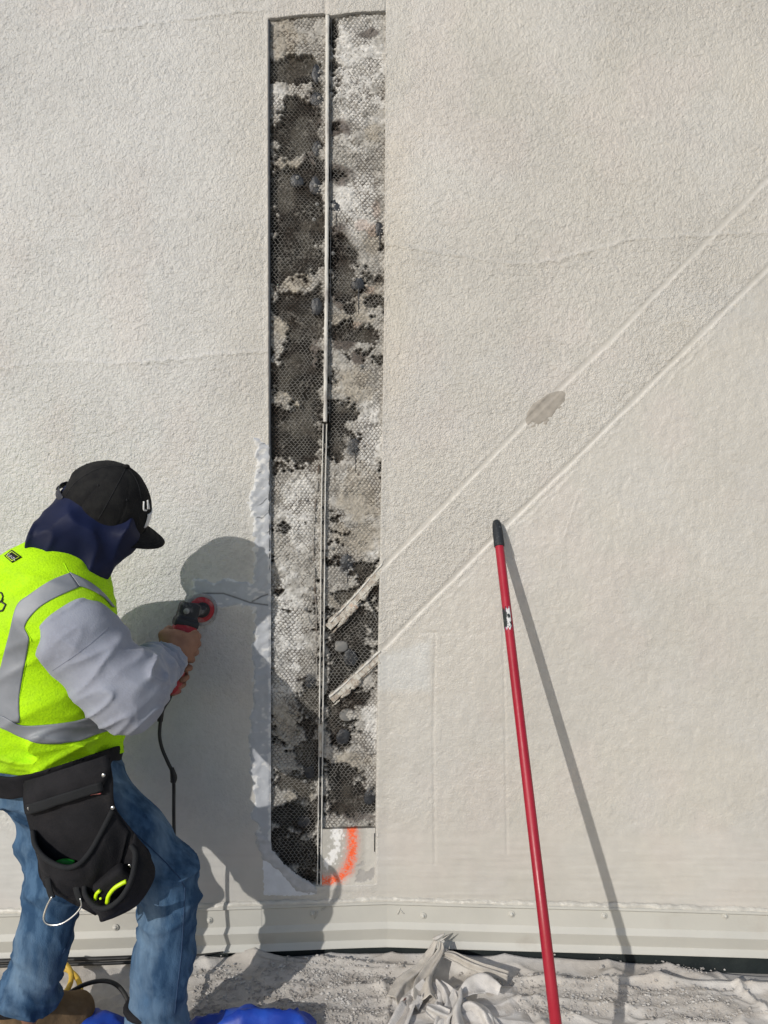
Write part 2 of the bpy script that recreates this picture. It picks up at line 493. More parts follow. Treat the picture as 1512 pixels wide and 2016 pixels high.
m_socket = M('bare_scrim', (0.60, 0.61, 0.63), (0.48, 0.48, 0.49), scale=40, rough=0.9, bump=0.3, bscale=200)

# ================================================================ GROUND
gs = np.concatenate([-np.geomspace(60, 2.2, 12), np.linspace(-2, 2, 17), np.geomspace(2.2, 60, 12)])
gy = np.concatenate([-np.geomspace(60, 1.2, 16), [-0.8, -0.4, 0.0, 0.6]])
X, Y = np.meshgrid(gs, gy)
gv = np.stack([X, Y, np.full_like(X, -0.016)], -1)
tag(mk('ground', gv.reshape(-1, 3), gridF(*X.shape), m_ground, loc=np.zeros(3)), kind='structure')

# ================================================================ THE WALL
wall = empty('stucco_wall', (0, 0, 0))
tag(wall, 'tall beige stucco wall with a narrow strip cut open down to wire lath', 'wall')

RECL = np.array([(0, 528), (35, 528), (300, 528), (900, 530), (1300, 527), (1650, 525), (1745, 525)], float)
RECR = np.array([(0, 760), (600, 757), (1000, 750), (1250, 745), (1500, 741), (1745, 738)], float)
TOPL = [(528, 36), (575, 30), (640, 25), (652, 30), (700, 23), (760, 20)]
def curve_sz(c):
    q = np.array([wsz(px, py) for py, px in c]); o = np.argsort(q[:, 1])
    return q[o, 1], q[o, 0]
zl, sl = curve_sz(RECL); zr, sr = curve_sz(RECR)
SL = lambda z: np.interp(z, zl, sl)
SR = lambda z: np.interp(z, zr, sr)
tq = np.array([wsz(*p) for p in TOPL])
ZT = lambda s: np.interp(s, tq[:, 0], tq[:, 1])
ZB = wsz(600, 1745)[1]
SL0, SR0, ZT0 = SL(2.2), SR(2.2), ZT(-0.2)

LA = [(1530, 332), (1200, 671), (1065, 800), (745, 1125)]
LB = [(1530, 508), (1145, 890), (1000, 1030), (745, 1285)]
LEDGE = [[(-40, 730), (60, 716), (130, 708), (230, 716), (330, 708), (400, 700), (528, 690)],
         [(760, 480), (880, 500), (1010, 520), (1100, 512), (1250, 470), (1540, 455)],
         [(200, 60), (330, 40), (480, 20), (528, 18)]]
BAND = [(500, 862), (515, 868), (533, 880), (533, 1650), (523, 1692), (508, 1655), (500, 1600), (502, 1560), (490, 1500), (492, 1450), (501, 1360),
        (497, 1300), (499, 1200), (420, 1192), (385, 1180), (376, 1160), (384, 1142), (430, 1140), (499, 1150), (503, 1100), (497, 1060), (489, 1005), (500, 960), (505, 900)]
SPOT = [(1040, 805), (1058, 786), (1085, 774), (1108, 775), (1112, 790), (1095, 812), (1070, 828), (1048, 832), (1038, 824)]

def spot_sd(px, py):
    u = (px - 1075) * .766 - (py - 803) * .643; v = (px - 1075) * .643 + (py - 803) * .766
    return (1 - np.sqrt((u / 47) ** 2 + (v / (21 - .10 * u)) ** 2)) * 22
def wall_fields(s, z):
    """height over the wall plane, grain strength and pigment at wall coordinates"""
    px, py = proj(W(s, z, 0))
    mm = 0.001
    qa, ta = seg_dist(px, py, LA, True); qb, tb = seg_dist(px, py, LB, True)
    # positive q = above-left of the lines in this direction, flip so that positive is below-right
    qa, qb = -qa, -qb
    wob = (fbm2(ta / 26, ta * 0, 3) - .5) * 5
    right = (px > 745).astype(float)
    below = sstep(0, 18, qb) * right
    low = sstep(1600, 1690, py)
    leftlow = sstep(1100, 1450, py) * (px < 530)
    grain = 1.0 - 0.58 * below - 0.55 * low - 0.5 * leftlow
    patchy = fbm2(px / 170, py / 170, 41, 3)
    grain *= 0.75 + 0.6 * patchy
    band = poly_sd(px, py, BAND); spot = spot_sd(px, py)
    smooth = np.maximum(sstep(-8, 4, band), sstep(-3, 3, spot))
    smooth = np.maximum(smooth, sstep(9, 2, np.abs(px - 525) + (py > 870) * 99) * .6)
    ga = np.exp(-(np.abs(qa) / (3.8 + 2.4 * vn2(ta / 45, ta * 0, 34))) ** 6) * (qa < 60) * right * (px < 1540)
    gb = np.exp(-(np.abs(qb) / (3.4 + 2.2 * vn2(tb / 45, tb * 0, 35))) ** 6) * right
    grain = grain * (1 - 0.9 * smooth) * (1 - .9 * np.maximum(ga, gb))
    grain = np.clip(grain, 0.04, 1.3)
    n = (fbm2(px / 5, py / 5, 11, 2) - .5) * 2.6 * mm * grain
    n = n + (fbm2(px / 16, py / 16, 15, 2) - .5) * .8 * mm * (0.4 + 0.6 * grain)
    n = n + (fbm2(px / 110, py / 110, 21, 2) - .5) * 2.6 * mm
    n = n + (fbm2(px / 420, py / 420, 27, 2) - .5) * 9 * mm
    n = n + below * (fbm2(px / 13, py / 15, 51, 3) - .5) * 2.3 * mm * (1 - .6 * low)
    n = n + below * (fbm2(px / 14, py / 120, 55, 2) - .5) * .6 * mm
    n = n + low * (fbm2(px / 130, py / 8, 61, 3) - .5) * 2.6 * mm
    # diagonal joints
    lip = lambda q, c, w: np.exp(-((q - c) / w) ** 2)
    n = n + right * (-1.5 * mm * ga + .5 * mm * lip(qa, -8, 2.2) + .7 * mm * lip(qa + wob * .7, 8, 2.2))
    n = n + right * (-2.3 * mm * gb + .4 * mm * lip(qb, -10, 2.6) + 1.0 * mm * lip(qb, 8, 2.6) + 1.1 * mm * lip(qb + wob * 2.2, 21, 2.4) * sstep(.3, .6, vn2(tb / 60, tb * 0, 33)))
    for i, l in enumerate(LEDGE):
        q, t = seg_dist(px, py, l, True)
        w2 = (fbm2(t / 18, t * 0, 70 + i) - .5) * 8
        k = sstep(0.15, 0.5, vn2(t / 70, t * 0, 75 + i)) * 0.8 + .6
        n = n + (2.0 * mm * np.exp(-((q + w2) / 3.6) ** 2)) * k + 1.7 * mm * np.exp(-np.clip(q + w2, 0, 99) / 25) * sstep(-3, 2, q + w2) * k
    # hairline seams and scratches, joint above the cut
    def line(pts, depth, w):
        nonlocal n
        d = seg_dist(px, py, pts); n = n - depth * mm * np.exp(-(d / w) ** 2)
    line([(857, 1246), (853, 1450), (856, 1700)], 2.3, 1.8)
    line([(830, 1246), (858, 1245)], 2.0, 1.8)
    line([(988, 1180), (993, 1360), (998, 1680)], 2.0, 1.7)
    line([(745, 1672), (770, 1690)], 1.0, 1.5); line([(762, 50), (800, 165)], .6, 1.5)
    line([(930, 1109), (978, 1109)], -.9, 2); line([(1138, 975), (1111, 1057)], -1.2, 2.2)
    line([(640, -60), (640, 25)], 5.0, 3.4); line([(646, -60), (646, 25)], -1.2, 3)
    line([(386, 30), (330, 18)], 0, 3)
    line([(760, 0), (760, 24)], 2.5, 2)
    # pigment
    base = np.array([0.490, 0.470, 0.428])
    cool = np.array([0.535, 0.533, 0.518]); warm = np.array([0.505, 0.480, 0.428]); pink = np.array([0.535, 0.485, 0.45])
    mixc = lambda c, a, w: c + (a - c) * np.clip(w, 0, 1)[..., None]
    c = np.broadcast_to(base, (*np.shape(px), 3)).copy()
    c = mixc(c, cool, sstep(560, 300, px) * 0.85)
    c = mixc(c, warm, sstep(.52, .72, fbm2(px / 150, py / 170, 81, 3)) * .55 * sstep(350, 800, px))
    c = mixc(c, pink, sstep(.54, .74, fbm2(px / 120, py / 140, 85, 3)) * .30)
    c = mixc(c, cool, sstep(.52, .70, fbm2(px / 140, py / 120, 89, 3)) * .18)
    d = seg_dist(px, py, [(770, 650), (768, 760), (775, 300)]); c = mixc(c, warm * [1.03, .98, .9], np.exp(-(d / 40) ** 2) * .4)
    bl = sstep(-6, 14, poly_sd(px, py, [(735, 1290), (850, 1255), (850, 1362), (735, 1362)])); c = mixc(c, np.array([.52, .535, .53]), bl * .5)
    c = c * (1 - 0.10 * sstep(.45, .75, fbm2(px / 5, py / 5, 91, 2)) * grain)[..., None]
    c = c * (1 - 0.05 * sstep(.4, .7, fbm2(px / 250, py / 250, 95, 3)))[..., None]
    pits = sstep(.80, .86, vn2(px / 4.2, py / 4.2, 97)) * np.clip(grain, 0, 1) * sstep(.4, .6, fbm2(px / 60, py / 60, 98))
    n = n - 1.6 * mm * pits
    return n, grain, c

hs = 0.004
Lc = np.linspace(-1.36, SL0, int((1.36 + SL0) / hs)); Mc = np.linspace(SL0, SR0, int((SR0 - SL0) / hs)); Rc = np.linspace(SR0, 0, 5)
Rc2 = np.linspace(0, 1.36, int(1.36 / hs))
scol = np.concatenate([-np.geomspace(7, 1.4, 30), Lc, Mc[1:], Rc[1:], Rc2[1:], np.geomspace(1.4, 7, 30)])
jL = 30 + len(Lc) - 1; jR = jL + len(Mc) - 1
ZW0 = 0.176
A = np.linspace(ZW0, ZB, int((ZB - ZW0) / hs) + 2); Bz = np.linspace(ZB, ZT0, int((ZT0 - ZB) / hs)); Cz = np.linspace(ZT0, 3.26, int((3.26 - ZT0) / hs))
zrow = np.concatenate([A, Bz[1:], Cz[1:], np.geomspace(3.3, 6.5, 24)])
iB = len(A) - 1; iT = iB + len(Bz) - 1
S, Z = np.meshgrid(scol, zrow)
wgt = lambda x: np.clip(1 - np.abs(x) / 0.15, 0, 1)
Sw = S + (SL(Z) - SL0) * wgt(S - SL0) + np.minimum(SR(Z), -0.003) * 0 + (SR(Z) - SR0) * np.clip(1 - np.abs(S - SR0) / np.where(S > SR0, abs(SR0), 0.15), 0, 1)
Zw = Z + (ZT(Sw) - ZT0) * np.clip(1 - np.abs(Z - ZT0) / 0.12, 0, 1) * np.clip(1 - np.maximum(np.maximum(SL0 - Sw, Sw - SR0), 0) / .1, 0, 1)
n, grain, tint = wall_fields(Sw, Zw)
V = W(Sw, Zw, n)
Fw = gridF(*S.shape)
ri, ci = np.divmod(np.arange(len(Fw)), S.shape[1] - 1)
hole = (ri >= iB) & (ri < iT) & (ci >= jL) & (ci < jR)
Fw = Fw[~hole]
Vf = V.reshape(-1, 3); gf = grain.reshape(-1); tf = tint.reshape(-1, 3)
# returns of the cut, from the face back to the base coat
nc = S.shape[1]
edge = np.concatenate([np.arange(iB, iT) * nc + jL, iT * nc + np.arange(jL, jR), np.arange(iT, iB, -1) * nc + jR, iB * nc + np.arange(jR, jL, -1)])
sb, zb = Sw.reshape(-1)[edge], Zw.reshape(-1)[edge]
back = W(sb, zb, np.full(len(edge), -0.034))
k0 = len(Vf); e2 = np.roll(edge, -1); b1 = k0 + np.arange(len(edge)); b2 = np.roll(b1, -1)
front = len(Vf) + len(edge)
Vall = np.vstack([Vf, back])
mk('stucco_coat', Vall, [Fw, np.stack([edge, b1, b2, e2], 1)], m_wall, wall,
   attrs={'tint': np.vstack([tf, np.full((len(edge), 3), .33)]), 'grain': np.concatenate([gf, np.full(len(edge), .3)])})

# ---------------------------------------------------------------- inside of the cut: base coat pressed through the lath
CW, CB = 0.0130, 0.0082            # width of a lath cell and spacing of its rows
def warp(s, z):
    ds = (fbm2(s * 11, z * 9, 101, 3) - .5) * .030; dz = (fbm2(s * 7, z * 7, 105, 2) - .5) * .03
    return s + ds, z + dz
def unwarp(s, z):
    a, b = s.copy(), z.copy()
    for _ in range(4):
        wa, wb = warp(a, b); a = a - (wa - s); b = b - (wb - z)
    return a, b
OPEN = [(575, 140, 45, 28), (585, 250, 40, 55), (570, 385, 48, 45), (590, 445, 50, 40), (572, 500, 50, 40), (575, 598, 50, 28), (590, 720, 45, 75), (605, 640, 30, 25),
        (575, 862, 62, 50), (562, 1042, 15, 13), (548, 1165, 16, 9), (567, 1198, 15, 15), (608, 1375, 24, 52), (612, 1480, 20, 60), (575, 1545, 26, 16), (606, 1600, 30, 30),
        (560, 1610, 26, 22), (590, 1680, 40, 30), (600, 1730, 22, 20), (545, 1650, 20, 20),
        (657, 80, 8, 70), (668, 250, 20, 14), (666, 345, 24, 18), (668, 490, 22, 50), (676, 565, 26, 40), (735, 592, 20, 12), (712, 660, 45, 16), (664, 655, 18, 16), (690, 610, 12, 8),
        (664, 850, 20, 55), (690, 820, 16, 16), (722, 1135, 34, 26), (690, 1172, 40, 16), (705, 1222, 45, 42), (680, 1290, 40, 45), (662, 1350, 16, 40), (705, 1375, 44, 22),
        (660, 1425, 16, 40), (672, 1460, 18, 22), (703, 1570, 50, 36), (664, 1545, 18, 60), (690, 1515, 20, 16)]
FILL = [(570, 68, 45, 42), (545, 212, 16, 24), (558, 176, 28, 13), (597, 180, 13, 14), (566, 325, 28, 14), (555, 420, 18, 14), (582, 555, 24, 20), (556, 640, 22, 24), (570, 785, 30, 18), (545, 590, 8, 10),
        (618, 700, 10, 50), (548, 690, 12, 30), (725, 1250, 14, 18), (590, 1010, 45, 90), (580, 1130, 45, 60), (575, 1260, 40, 70), (552, 1380, 20, 60), (715, 110, 45, 90), (715, 290, 40, 80), (710, 410, 45, 35), (705, 970, 45, 80), (725, 1060, 26, 30), (735, 850, 20, 60), (710, 750, 40, 30), (733, 1430, 14, 70), (662, 1620, 20, 12), (720, 1500, 22, 20), (705, 450, 30, 20), (700, 250, 26, 50)]
def fillmap(px, py):
    f = 0.74 + (fbm2(px / 30, py / 22, 111, 4) - .5) * 1.35 + (fbm2(px / 9, py / 8, 115, 2) - .5) * .5
    f = f - .30 * sstep(640, 630, px) * sstep(95, 125, py) * sstep(915, 895, py) - .14 * sstep(640, 630, px) * sstep(1400, 1560, py) - .1 * sstep(640, 650, px) * sstep(430, 470, py) * sstep(640, 600, py)
    for x, y, a, b in OPEN: f = f - 0.66 * np.exp(-(((px - x) / a) ** 2 + ((py - y) / b) ** 2) ** 1.5)
    for x, y, a, b in FILL: f = f + 0.5 * np.exp(-(((px - x) / a) ** 2 + ((py - y) / b) ** 2) ** 1.5)
    return f
PIG = [((.60, .59, .565), .9, [(705, 130, 60, 150), (700, 400, 55, 60), (730, 850, 30, 90), (735, 1430, 20, 60), (590, 1000, 40, 90), (560, 1250, 40, 130), (548, 195, 14, 30), (735, 1085, 16, 26), (700, 940, 40, 26)]),
       ((.36, .328, .275), .8, [(580, 330, 40, 22), (582, 555, 30, 22), (556, 640, 26, 26), (690, 625, 45, 26), (720, 580, 30, 40), (705, 970, 45, 60), (700, 1060, 50, 40), (700, 760, 40, 40), (670, 1180, 30, 14), (560, 1420, 30, 40), (690, 1500, 50, 22), (575, 770, 36, 30), (590, 1560, 30, 22), (735, 480, 18, 30), (560, 80, 40, 40), (735, 265, 22, 20)]),
       ((.085, .066, .058), .8, [(668, 250, 26, 18), (668, 345, 26, 22), (668, 500, 26, 60), (668, 590, 22, 26), (604, 640, 34, 24), (612, 720, 24, 60), (735, 66, 14, 9), (618, 240, 16, 60), (610, 320, 20, 24), (676, 680, 30, 16), (705, 700, 22, 16), (664, 1330, 12, 120), (700, 1600, 40, 20), (720, 70, 26, 10)]),
       ((.40, .27, .21), .4, [(715, 445, 20, 12), (735, 455, 18, 14), (725, 570, 12, 10), (700, 640, 12, 8), (742, 410, 10, 20)]),
       ((.05, .062, .08), .7, [(697, 880, 14, 18), (682, 1108, 16, 22), (672, 1452, 18, 22), (690, 1300, 18, 20), (612, 1340, 14, 16), (610, 1525, 14, 12), (665, 1550, 16, 34), (728, 1572, 14, 20), (600, 1618, 20, 20)])]
def pigment(px, py):
    c = np.broadcast_to(np.array([.40, .385, .355]), (*np.shape(px), 3)).copy()
    wob = (fbm2(px / 14, py / 14, 121, 3) - .5) * 1.3
    for col, st, blobs in PIG:
        w = np.zeros(np.shape(px))
        for x, y, a, b in blobs:
            q = np.sqrt(((px - x) / a) ** 2 + ((py - y) / b) ** 2) + wob
            w = np.maximum(w, sstep(1.15, .55, q))
        c = c + (np.array(col) - c) * (w * st)[..., None]
    return c
zz = np.arange(ZB - .004, ZT0 + .03, .0026); uu = np.linspace(0, 1, 150)
Zb = np.repeat(zz[:, None], len(uu), 1); Sb = SL(Zb) - .004 + (SR(Zb) - SL(Zb) + .008) * uu
ws, wz = warp(Sb, Zb)
r0 = np.floor(wz / CB); c0 = None
best = np.full(Sb.shape, 9.0); bi = np.zeros(Sb.shape); bj = np.zeros(Sb.shape)
for dr in (0, 1):
    rr = r0 + dr; off = (rr % 2) * .5
    cc = np.round(ws / CW - off)
    d = np.hypot(ws - (cc + off) * CW, (wz - rr * CB) * 1.35)
    m = d < best; best = np.where(m, d, best); bi = np.where(m, rr, bi); bj = np.where(m, cc, bj)
ccs, ccz = unwarp((bj + (bi % 2) * .5) * CW, bi * CB)
cpx, cpy = proj(W(ccs, ccz, -.016)); ppx, ppy = proj(W(Sb, Zb, -.016))
cellr = np.random.default_rng(5).random((512, 512))[(bi.astype(int)) & 511, (bj.astype(int)) & 511]
fm = fillmap(cpx, cpy) * .5 + fillmap(ppx, ppy) * .5 + (fbm2(ppx / 4.5, ppy / 4, 137, 2) - .5) * .22 + (cellr - .5) * .24
filled = sstep(.44, .52, fm)
dome = np.clip(1 - (best / (.0066)) ** 2, -.3, 1)
rough = (fbm2(Sb / .02, Zb / .02, 131, 3) - .5)
crumb = (fbm2(Sb / .006, Zb / .006, 135, 2) - .5)
heavy = sstep(.48, .68, fbm2(ppx / 42, ppy / 34, 141, 4)) * sstep(.6, .9, fm)      # smeared over the lath
nf = -.0155 + (.0045 + .0045 * (cellr - .5)) * dome * (1 - .8 * heavy) + .0035 * heavy + rough * .009 + crumb * .0024
no = -.0285 + rough * .006 + crumb * .002
nb = no + (nf - no) * filled + .003 * sstep(.60, .74, fbm2(Sb / .0055, Zb / .0045, 155, 2)) * (1 - filled)
pc = pigment(ppx, ppy)
spk = sstep(.60, .74, fbm2(Sb / .0055, Zb / .0045, 155, 2)) * sstep(.35, .6, fbm2(ppx / 26, ppy / 20, 157, 2))
spk2 = sstep(.60, .76, fbm2(Sb / .005, Zb / .0042, 159, 2)) * sstep(.4, .62, fbm2(ppx / 30, ppy / 26, 163, 2))
tone = (.62 + .62 * fbm2(Sb / .010, Zb / .010, 145, 4))[..., None]
opn = np.array([.030, .029, .027]) + (np.array([.085, .081, .073]) - np.array([.030, .029, .027])) * sstep(.45, .65, fbm2(ppx / 40, ppy / 40, 151, 2))[..., None]
opn = opn * (.35 + .65 * np.clip(pc / .4, 0, 1))
groove_shade = (1 - .35 * sstep(.2, -.1, dome) * (1 - heavy))[..., None]      # shade in the gaps along the wires, put into the colour
tb_ = (opn + (pc * groove_shade - opn) * filled[..., None])
tb_ = tb_ + (np.array([.27, .255, .23]) - tb_) * (spk * (1 - filled) * .8)[..., None]
tb_ = tb_ + (np.array([.075, .06, .05]) - tb_) * (spk2 * filled * .75)[..., None]
tb_ = tb_ * tone
mk('base_coat', W(Sb, Zb, nb).reshape(-1, 3), gridF(*Sb.shape), m_base, wall, attrs={'tint': tb_.reshape(-1, 3)})

# wire lath: every cell gets three of its six sides
rows = np.arange(int(ZB / CB) - 1, int((ZT0 + .03) / CB) + 1); cols = np.arange(int(-.46 / CW), 2)
RR, CC = np.meshgrid(rows, cols, indexing='ij')
cx = (CC + (RR % 2) * .5) * CW; cz = RR * CB
v0 = (CW ** 2 / 4 + CB ** 2) / (2 * CB); v1 = CB - v0
segs = []
for (ax_, az, bx_, bz) in ((CW / 2, -v1, CW / 2, v1), (CW / 2, v1, 0, v0), (-CW / 2, v1, 0, v0)):
    segs.append(np.stack([cx + ax_, cz + az, cx + bx_, cz + bz], -1).reshape(-1, 4))
segs = np.concatenate(segs)
a_s, a_z = unwarp(segs[:, 0], segs[:, 1]); b_s, b_z = unwarp(segs[:, 2], segs[:, 3])
ms, mz = (a_s + b_s) / 2, (a_z + b_z) / 2
px_, py_ = proj(W(ms, mz, -.014))
fmw = fillmap(px_, py_)
rg = np.random.default_rng(9)
hv = sstep(.48, .68, fbm2(px_ / 42, py_ / 34, 141, 4)) * sstep(.6, .9, fmw)
keep = (ms > SL(mz) + .001) & (ms < SR(mz) - .001) & (mz < ZT(ms) - .002) & (mz > ZB) & (rg.random(len(ms)) > hv * .8 + .05)
fin = 640 - (py_ / 1745) * 14
keep &= ~((seg_dist(px_, py_, [(650, 30), (648, 500), (643, 900), (633, 1700)]) < 7))
holes = [(672, 1275, 15, 12), (684, 1412, 17, 13), (720, 1450, 0, 0)]
for x, y, a, b in holes:
    if a: keep &= ((px_ - x) / a) ** 2 + ((py_ - y) / b) ** 2 > 1
a_s, a_z, b_s, b_z = a_s[keep], a_z[keep], b_s[keep], b_z[keep]
def wn_(s, z): return -.0125 + (fbm2(s / .03, z / .05, 161, 2) - .5) * .009
pa = W(a_s, a_z, wn_(a_s, a_z)); pb = W(b_s, b_z, wn_(b_s, b_z))
t = pb - pa; t /= np.linalg.norm(t, axis=1)[:, None]
u = np.cross(t, np.array([0.06, -1.0, 0])); u /= np.linalg.norm(u, axis=1)[:, None]; v = np.cross(t, u)
rad = .00072
VV = []
for base in (pa, pb):
    for k in range(3):
        an = 2 * math.pi * k / 3 + .5
        VV.append(base + rad * (math.cos(an) * u + math.sin(an) * v))
nseg = len(pa); VV = np.concatenate(VV); i = np.arange(nseg)
FF = np.concatenate([np.stack([i + k * nseg, i + ((k + 1) % 3) * nseg, i + (3 + (k + 1) % 3) * nseg, i + (3 + k) * nseg], 1) for k in range(3)])
tag(mk('wire_lath', VV, FF, m_wire, wall), kind='stuff')

# ---------------------------------------------------------------- rails: the control joint in the cut, casing bead, diagonal joints
def rail(pts, o0, o1, n0, n1, step=.006, jit=0.0, jn=0.0, seed=0, jit0=None):
    """rectangular strip along a polyline of photograph pixels lying on the wall; offsets in metres to its right"""
    q = np.array([wsz(*p) if p[0] < 762 else wsz(*p) for p in pts]); L = np.concatenate([[0], np.cumsum(np.linalg.norm(np.diff(q, axis=0), axis=1))])
    m = max(int(L[-1] / step), 2); tt = np.linspace(0, L[-1], m)
    s = np.interp(tt, L, q[:, 0]); z = np.interp(tt, L, q[:, 1])
    ds, dz = np.gradient(s), np.gradient(z); ln = np.hypot(ds, dz); nx, nz = -dz / ln, ds / ln
    g = np.random.default_rng(seed)
    def j(a, sd): return (fbm2(tt / .02, tt * 0 + sd, 200 + seed, 3) - .5) * 2 * a + (g.random(m) - .5) * a * .5
    jit0 = jit if jit0 is None else jit0
    A0, A1 = o0 + j(jit0, 1), o1 + j(jit, 2); B1 = n1 + j(jn, 3)
    rows = [W(s - nx * a, z - nz * a, b) for a, b in ((A0, np.full(m, n0)), (A1, np.full(m, n0)), (A1, B1), (A0, B1 + j(jn * .5, 4)))]
    V = np.stack(rows, 1).reshape(-1, 3)
    Fq = gridF(m, 4, True); e = (m - 1) * 4
    return V, [Fq, np.array([[0, 1, 2, 3], [e + 3, e + 2, e + 1, e]])]
JT = [(644, 28), (643.5, 300), (642, 600), (639.5, 830), (636, 1000), (634.5, 1200), (632, 1400), (630, 1600), (628, 1742)]
upj = JT[:4] ; lowj = [(639.5, 834)] + JT[4:]
mk('control_joint', *rail(upj, -.0065, .0050, -.033, .0015, jit=.0009, jn=.0010, seed=1), m_trim, wall)
mk('joint_flange', *rail(lowj, -.0082, -.0042, -.033, .0018, jit=.0010, jn=.001, seed=2), m_trim, wall)
mk('joint_flange', *rail(lowj, .0036, .0070, -.033, .0018, jit=.0008, jn=.001, seed=3), m_trim, wall)
mk('joint_web', *rail(lowj, -.0050, .0045, -.033, -.016, jn=.002, seed=4), m_trimd, wall)
mk('caulk', *rail([(631.5, 1425), (630.5, 1490)], -.0045, .0042, -.016, .0022, jit=.0006, jn=.0025, seed=5, step=.003), m_cream, wall)
mk('joint_flange', *rail([(651, 34), (650, 400), (648, 830)], -.0025, -.0012, -.033, -.004, jit=.0008, jn=.001, seed=6), m_trimd, wall)
mk('torn_edge', *rail([(628, 915), (619, 1010), (617, 1080), (622, 1200), (623, 1330)], -.0025, .0025, -.028, -.009, jit=.0026, jn=.008, seed=7, step=.003), m_wire, wall)
CBL = [(529.5, 40), (529.5, 300), (531.5, 900), (528.5, 1300), (526.5, 1640)]
mk('casing_bead', *rail(CBL, -.0028, .0035, -.033, .0028, seed=8, jit=.0005, jn=.0005), m_trimd, wall)
dj = lambda pts, sd: mk('diagonal_joint', *rail(pts, -.0115, .0125, -.034, .001, jit=.0065, jn=.004, seed=sd, step=.0025, jit0=.0018), m_cream, wall, smooth=False)
dj([(754, 1120), (700, 1179), (646, 1236)], 11)
dj([(750, 1289), (700, 1334), (652, 1378)], 12)
for k, (pts, a, b) in enumerate(([[(752, 1109), (700, 1170), (650, 1224)], -.004, .001], [[(748, 1281), (700, 1326), (648, 1372)], -.004, .001])):
    mk('joint_rib', *rail(pts, a, b, -.034, .0035, jit=.0012, jn=.001, seed=15 + k, step=.0025), m_trim, wall)

for k, (p0, p1) in enumerate((((752, 1135), (655, 1246)), ((748, 1303), (655, 1390)))):
    nn_ = 70; t_ = np.linspace(0, 1, nn_); q = [wsz(p0[0] + (p1[0] - p0[0]) * a_, p0[1] + (p1[1] - p0[1]) * a_) for a_ in t_]
    rr_ = .0018 + .0065 * sstep(.40, .72, vn2(t_ * 13, t_ * 0, 431 + k))
    V, Fq = tube([W(a_[0], a_[1], -.003) for a_ in q], rr_, None, 10)
    V = V + (vn3(V * 260 + k, 24) - .5)[:, None] * np.array([.006, .008, -.006])
    mk('plaster_crust', V, Fq, m_cream, wall, smooth=False)

# sealant dabs over the fasteners, with drips, and the fasteners themselves
DABS = [(622, 140, 9, 20, 0), (623, 192, 14, 15, 0), (624, 288, 10, 16, 0), (583, 352, 14, 13, 0), (620, 362, 12, 20, 0), (661, 404, 14, 14, 42), (747, 449, 9, 14, 40), (705, 556, 14, 14, 60), (623, 600, 12, 18, 0), (699, 876, 12, 15, 55), (683, 1108, 13, 18, 40), (610, 1345, 11, 12, 0), (675, 1453, 14, 16, 0), (609, 1524, 12, 12, 0), (598, 1622, 13, 12, 0), (728, 1573, 12, 16, 0), (690, 1296, 14, 18, 0)]
g = np.random.default_rng(21)
for k, (x, y, a, b, drip) in enumerate(DABS):
    s, z = wsz(x, y); 
    V, Fq = ball(np.zeros(3), 1, 10, 18)
    V = V * np.array([a / 607, b / 607, .0045])
    V = V * (1 + .45 * (vn3(V * 130 + k * 7.3, 4) - .5))[:, None]
    parts = [(W(s + V[:, 0], z + V[:, 1], -.0145 + V[:, 2]), Fq)]
    if drip:
        parts.append(tube([W(s + .002, z - t_ * drip / 607, -.0125) for t_ in (0.1, .5, 1)], [.0028, .0018, .0014], 8, 6))
    mk('sealant_dab', *join(parts), m_tar, wall)
for k, (x, y) in enumerate([(631, 137), (628, 190), (629, 286), (585, 347), (621, 363), (624, 400), (618, 430), (655, 497), (697, 548), (615, 1160), (601, 1200), (616, 1178), (600, 1540), (712, 720), (655, 1080)]):
    s, z = wsz(x, y); c = W(s, z, -.0095)
    mk('nail_head', *join([disk(c, (0.06, -1, 0), .0062, .0018, 12), disk(c + np.array([0, -.0015, 0]), (.06, -1, 0), .0026, .003, 8)]), m_zinc, wall)
for k, (x, y, dx, dy) in enumerate([(538, 935, 8, 14), (598, 980, 7, 9), (606, 1092, 5, 16), (605, 1205, 5, 22), (542, 1275, -1, 18), (567, 1370, -6, 16), (562, 1402, 18, 5), (611, 1275, 1, 20), (736, 1205, 6, 18), (722, 1490, 16, -7), (560, 1490, 9, -6), (608, 1345, 8, 4)]):
    s, z = wsz(x, y)
    mk('bent_nail', *tube([W(s, z, -.016), W(s + dx / 1100, z - dy / 1100, -.006), W(s + dx / 600, z - dy / 600, -.001)], .0011, None, 6), m_zinc, wall)
for x, y, a, b in holes[:2]:
    s, z = wsz(x, y); V, Fq = ball(np.zeros(3), 1, 8, 14); V = V * [a / 620, b / 620, .003] * (1 + .4 * (vn3(V * 2 + x, 6) - .5))[:, None]
    mk('grey_sheathing', W(s + V[:, 0], z + V[:, 1], -.021 + V[:, 2]), Fq, m_zinc, wall)

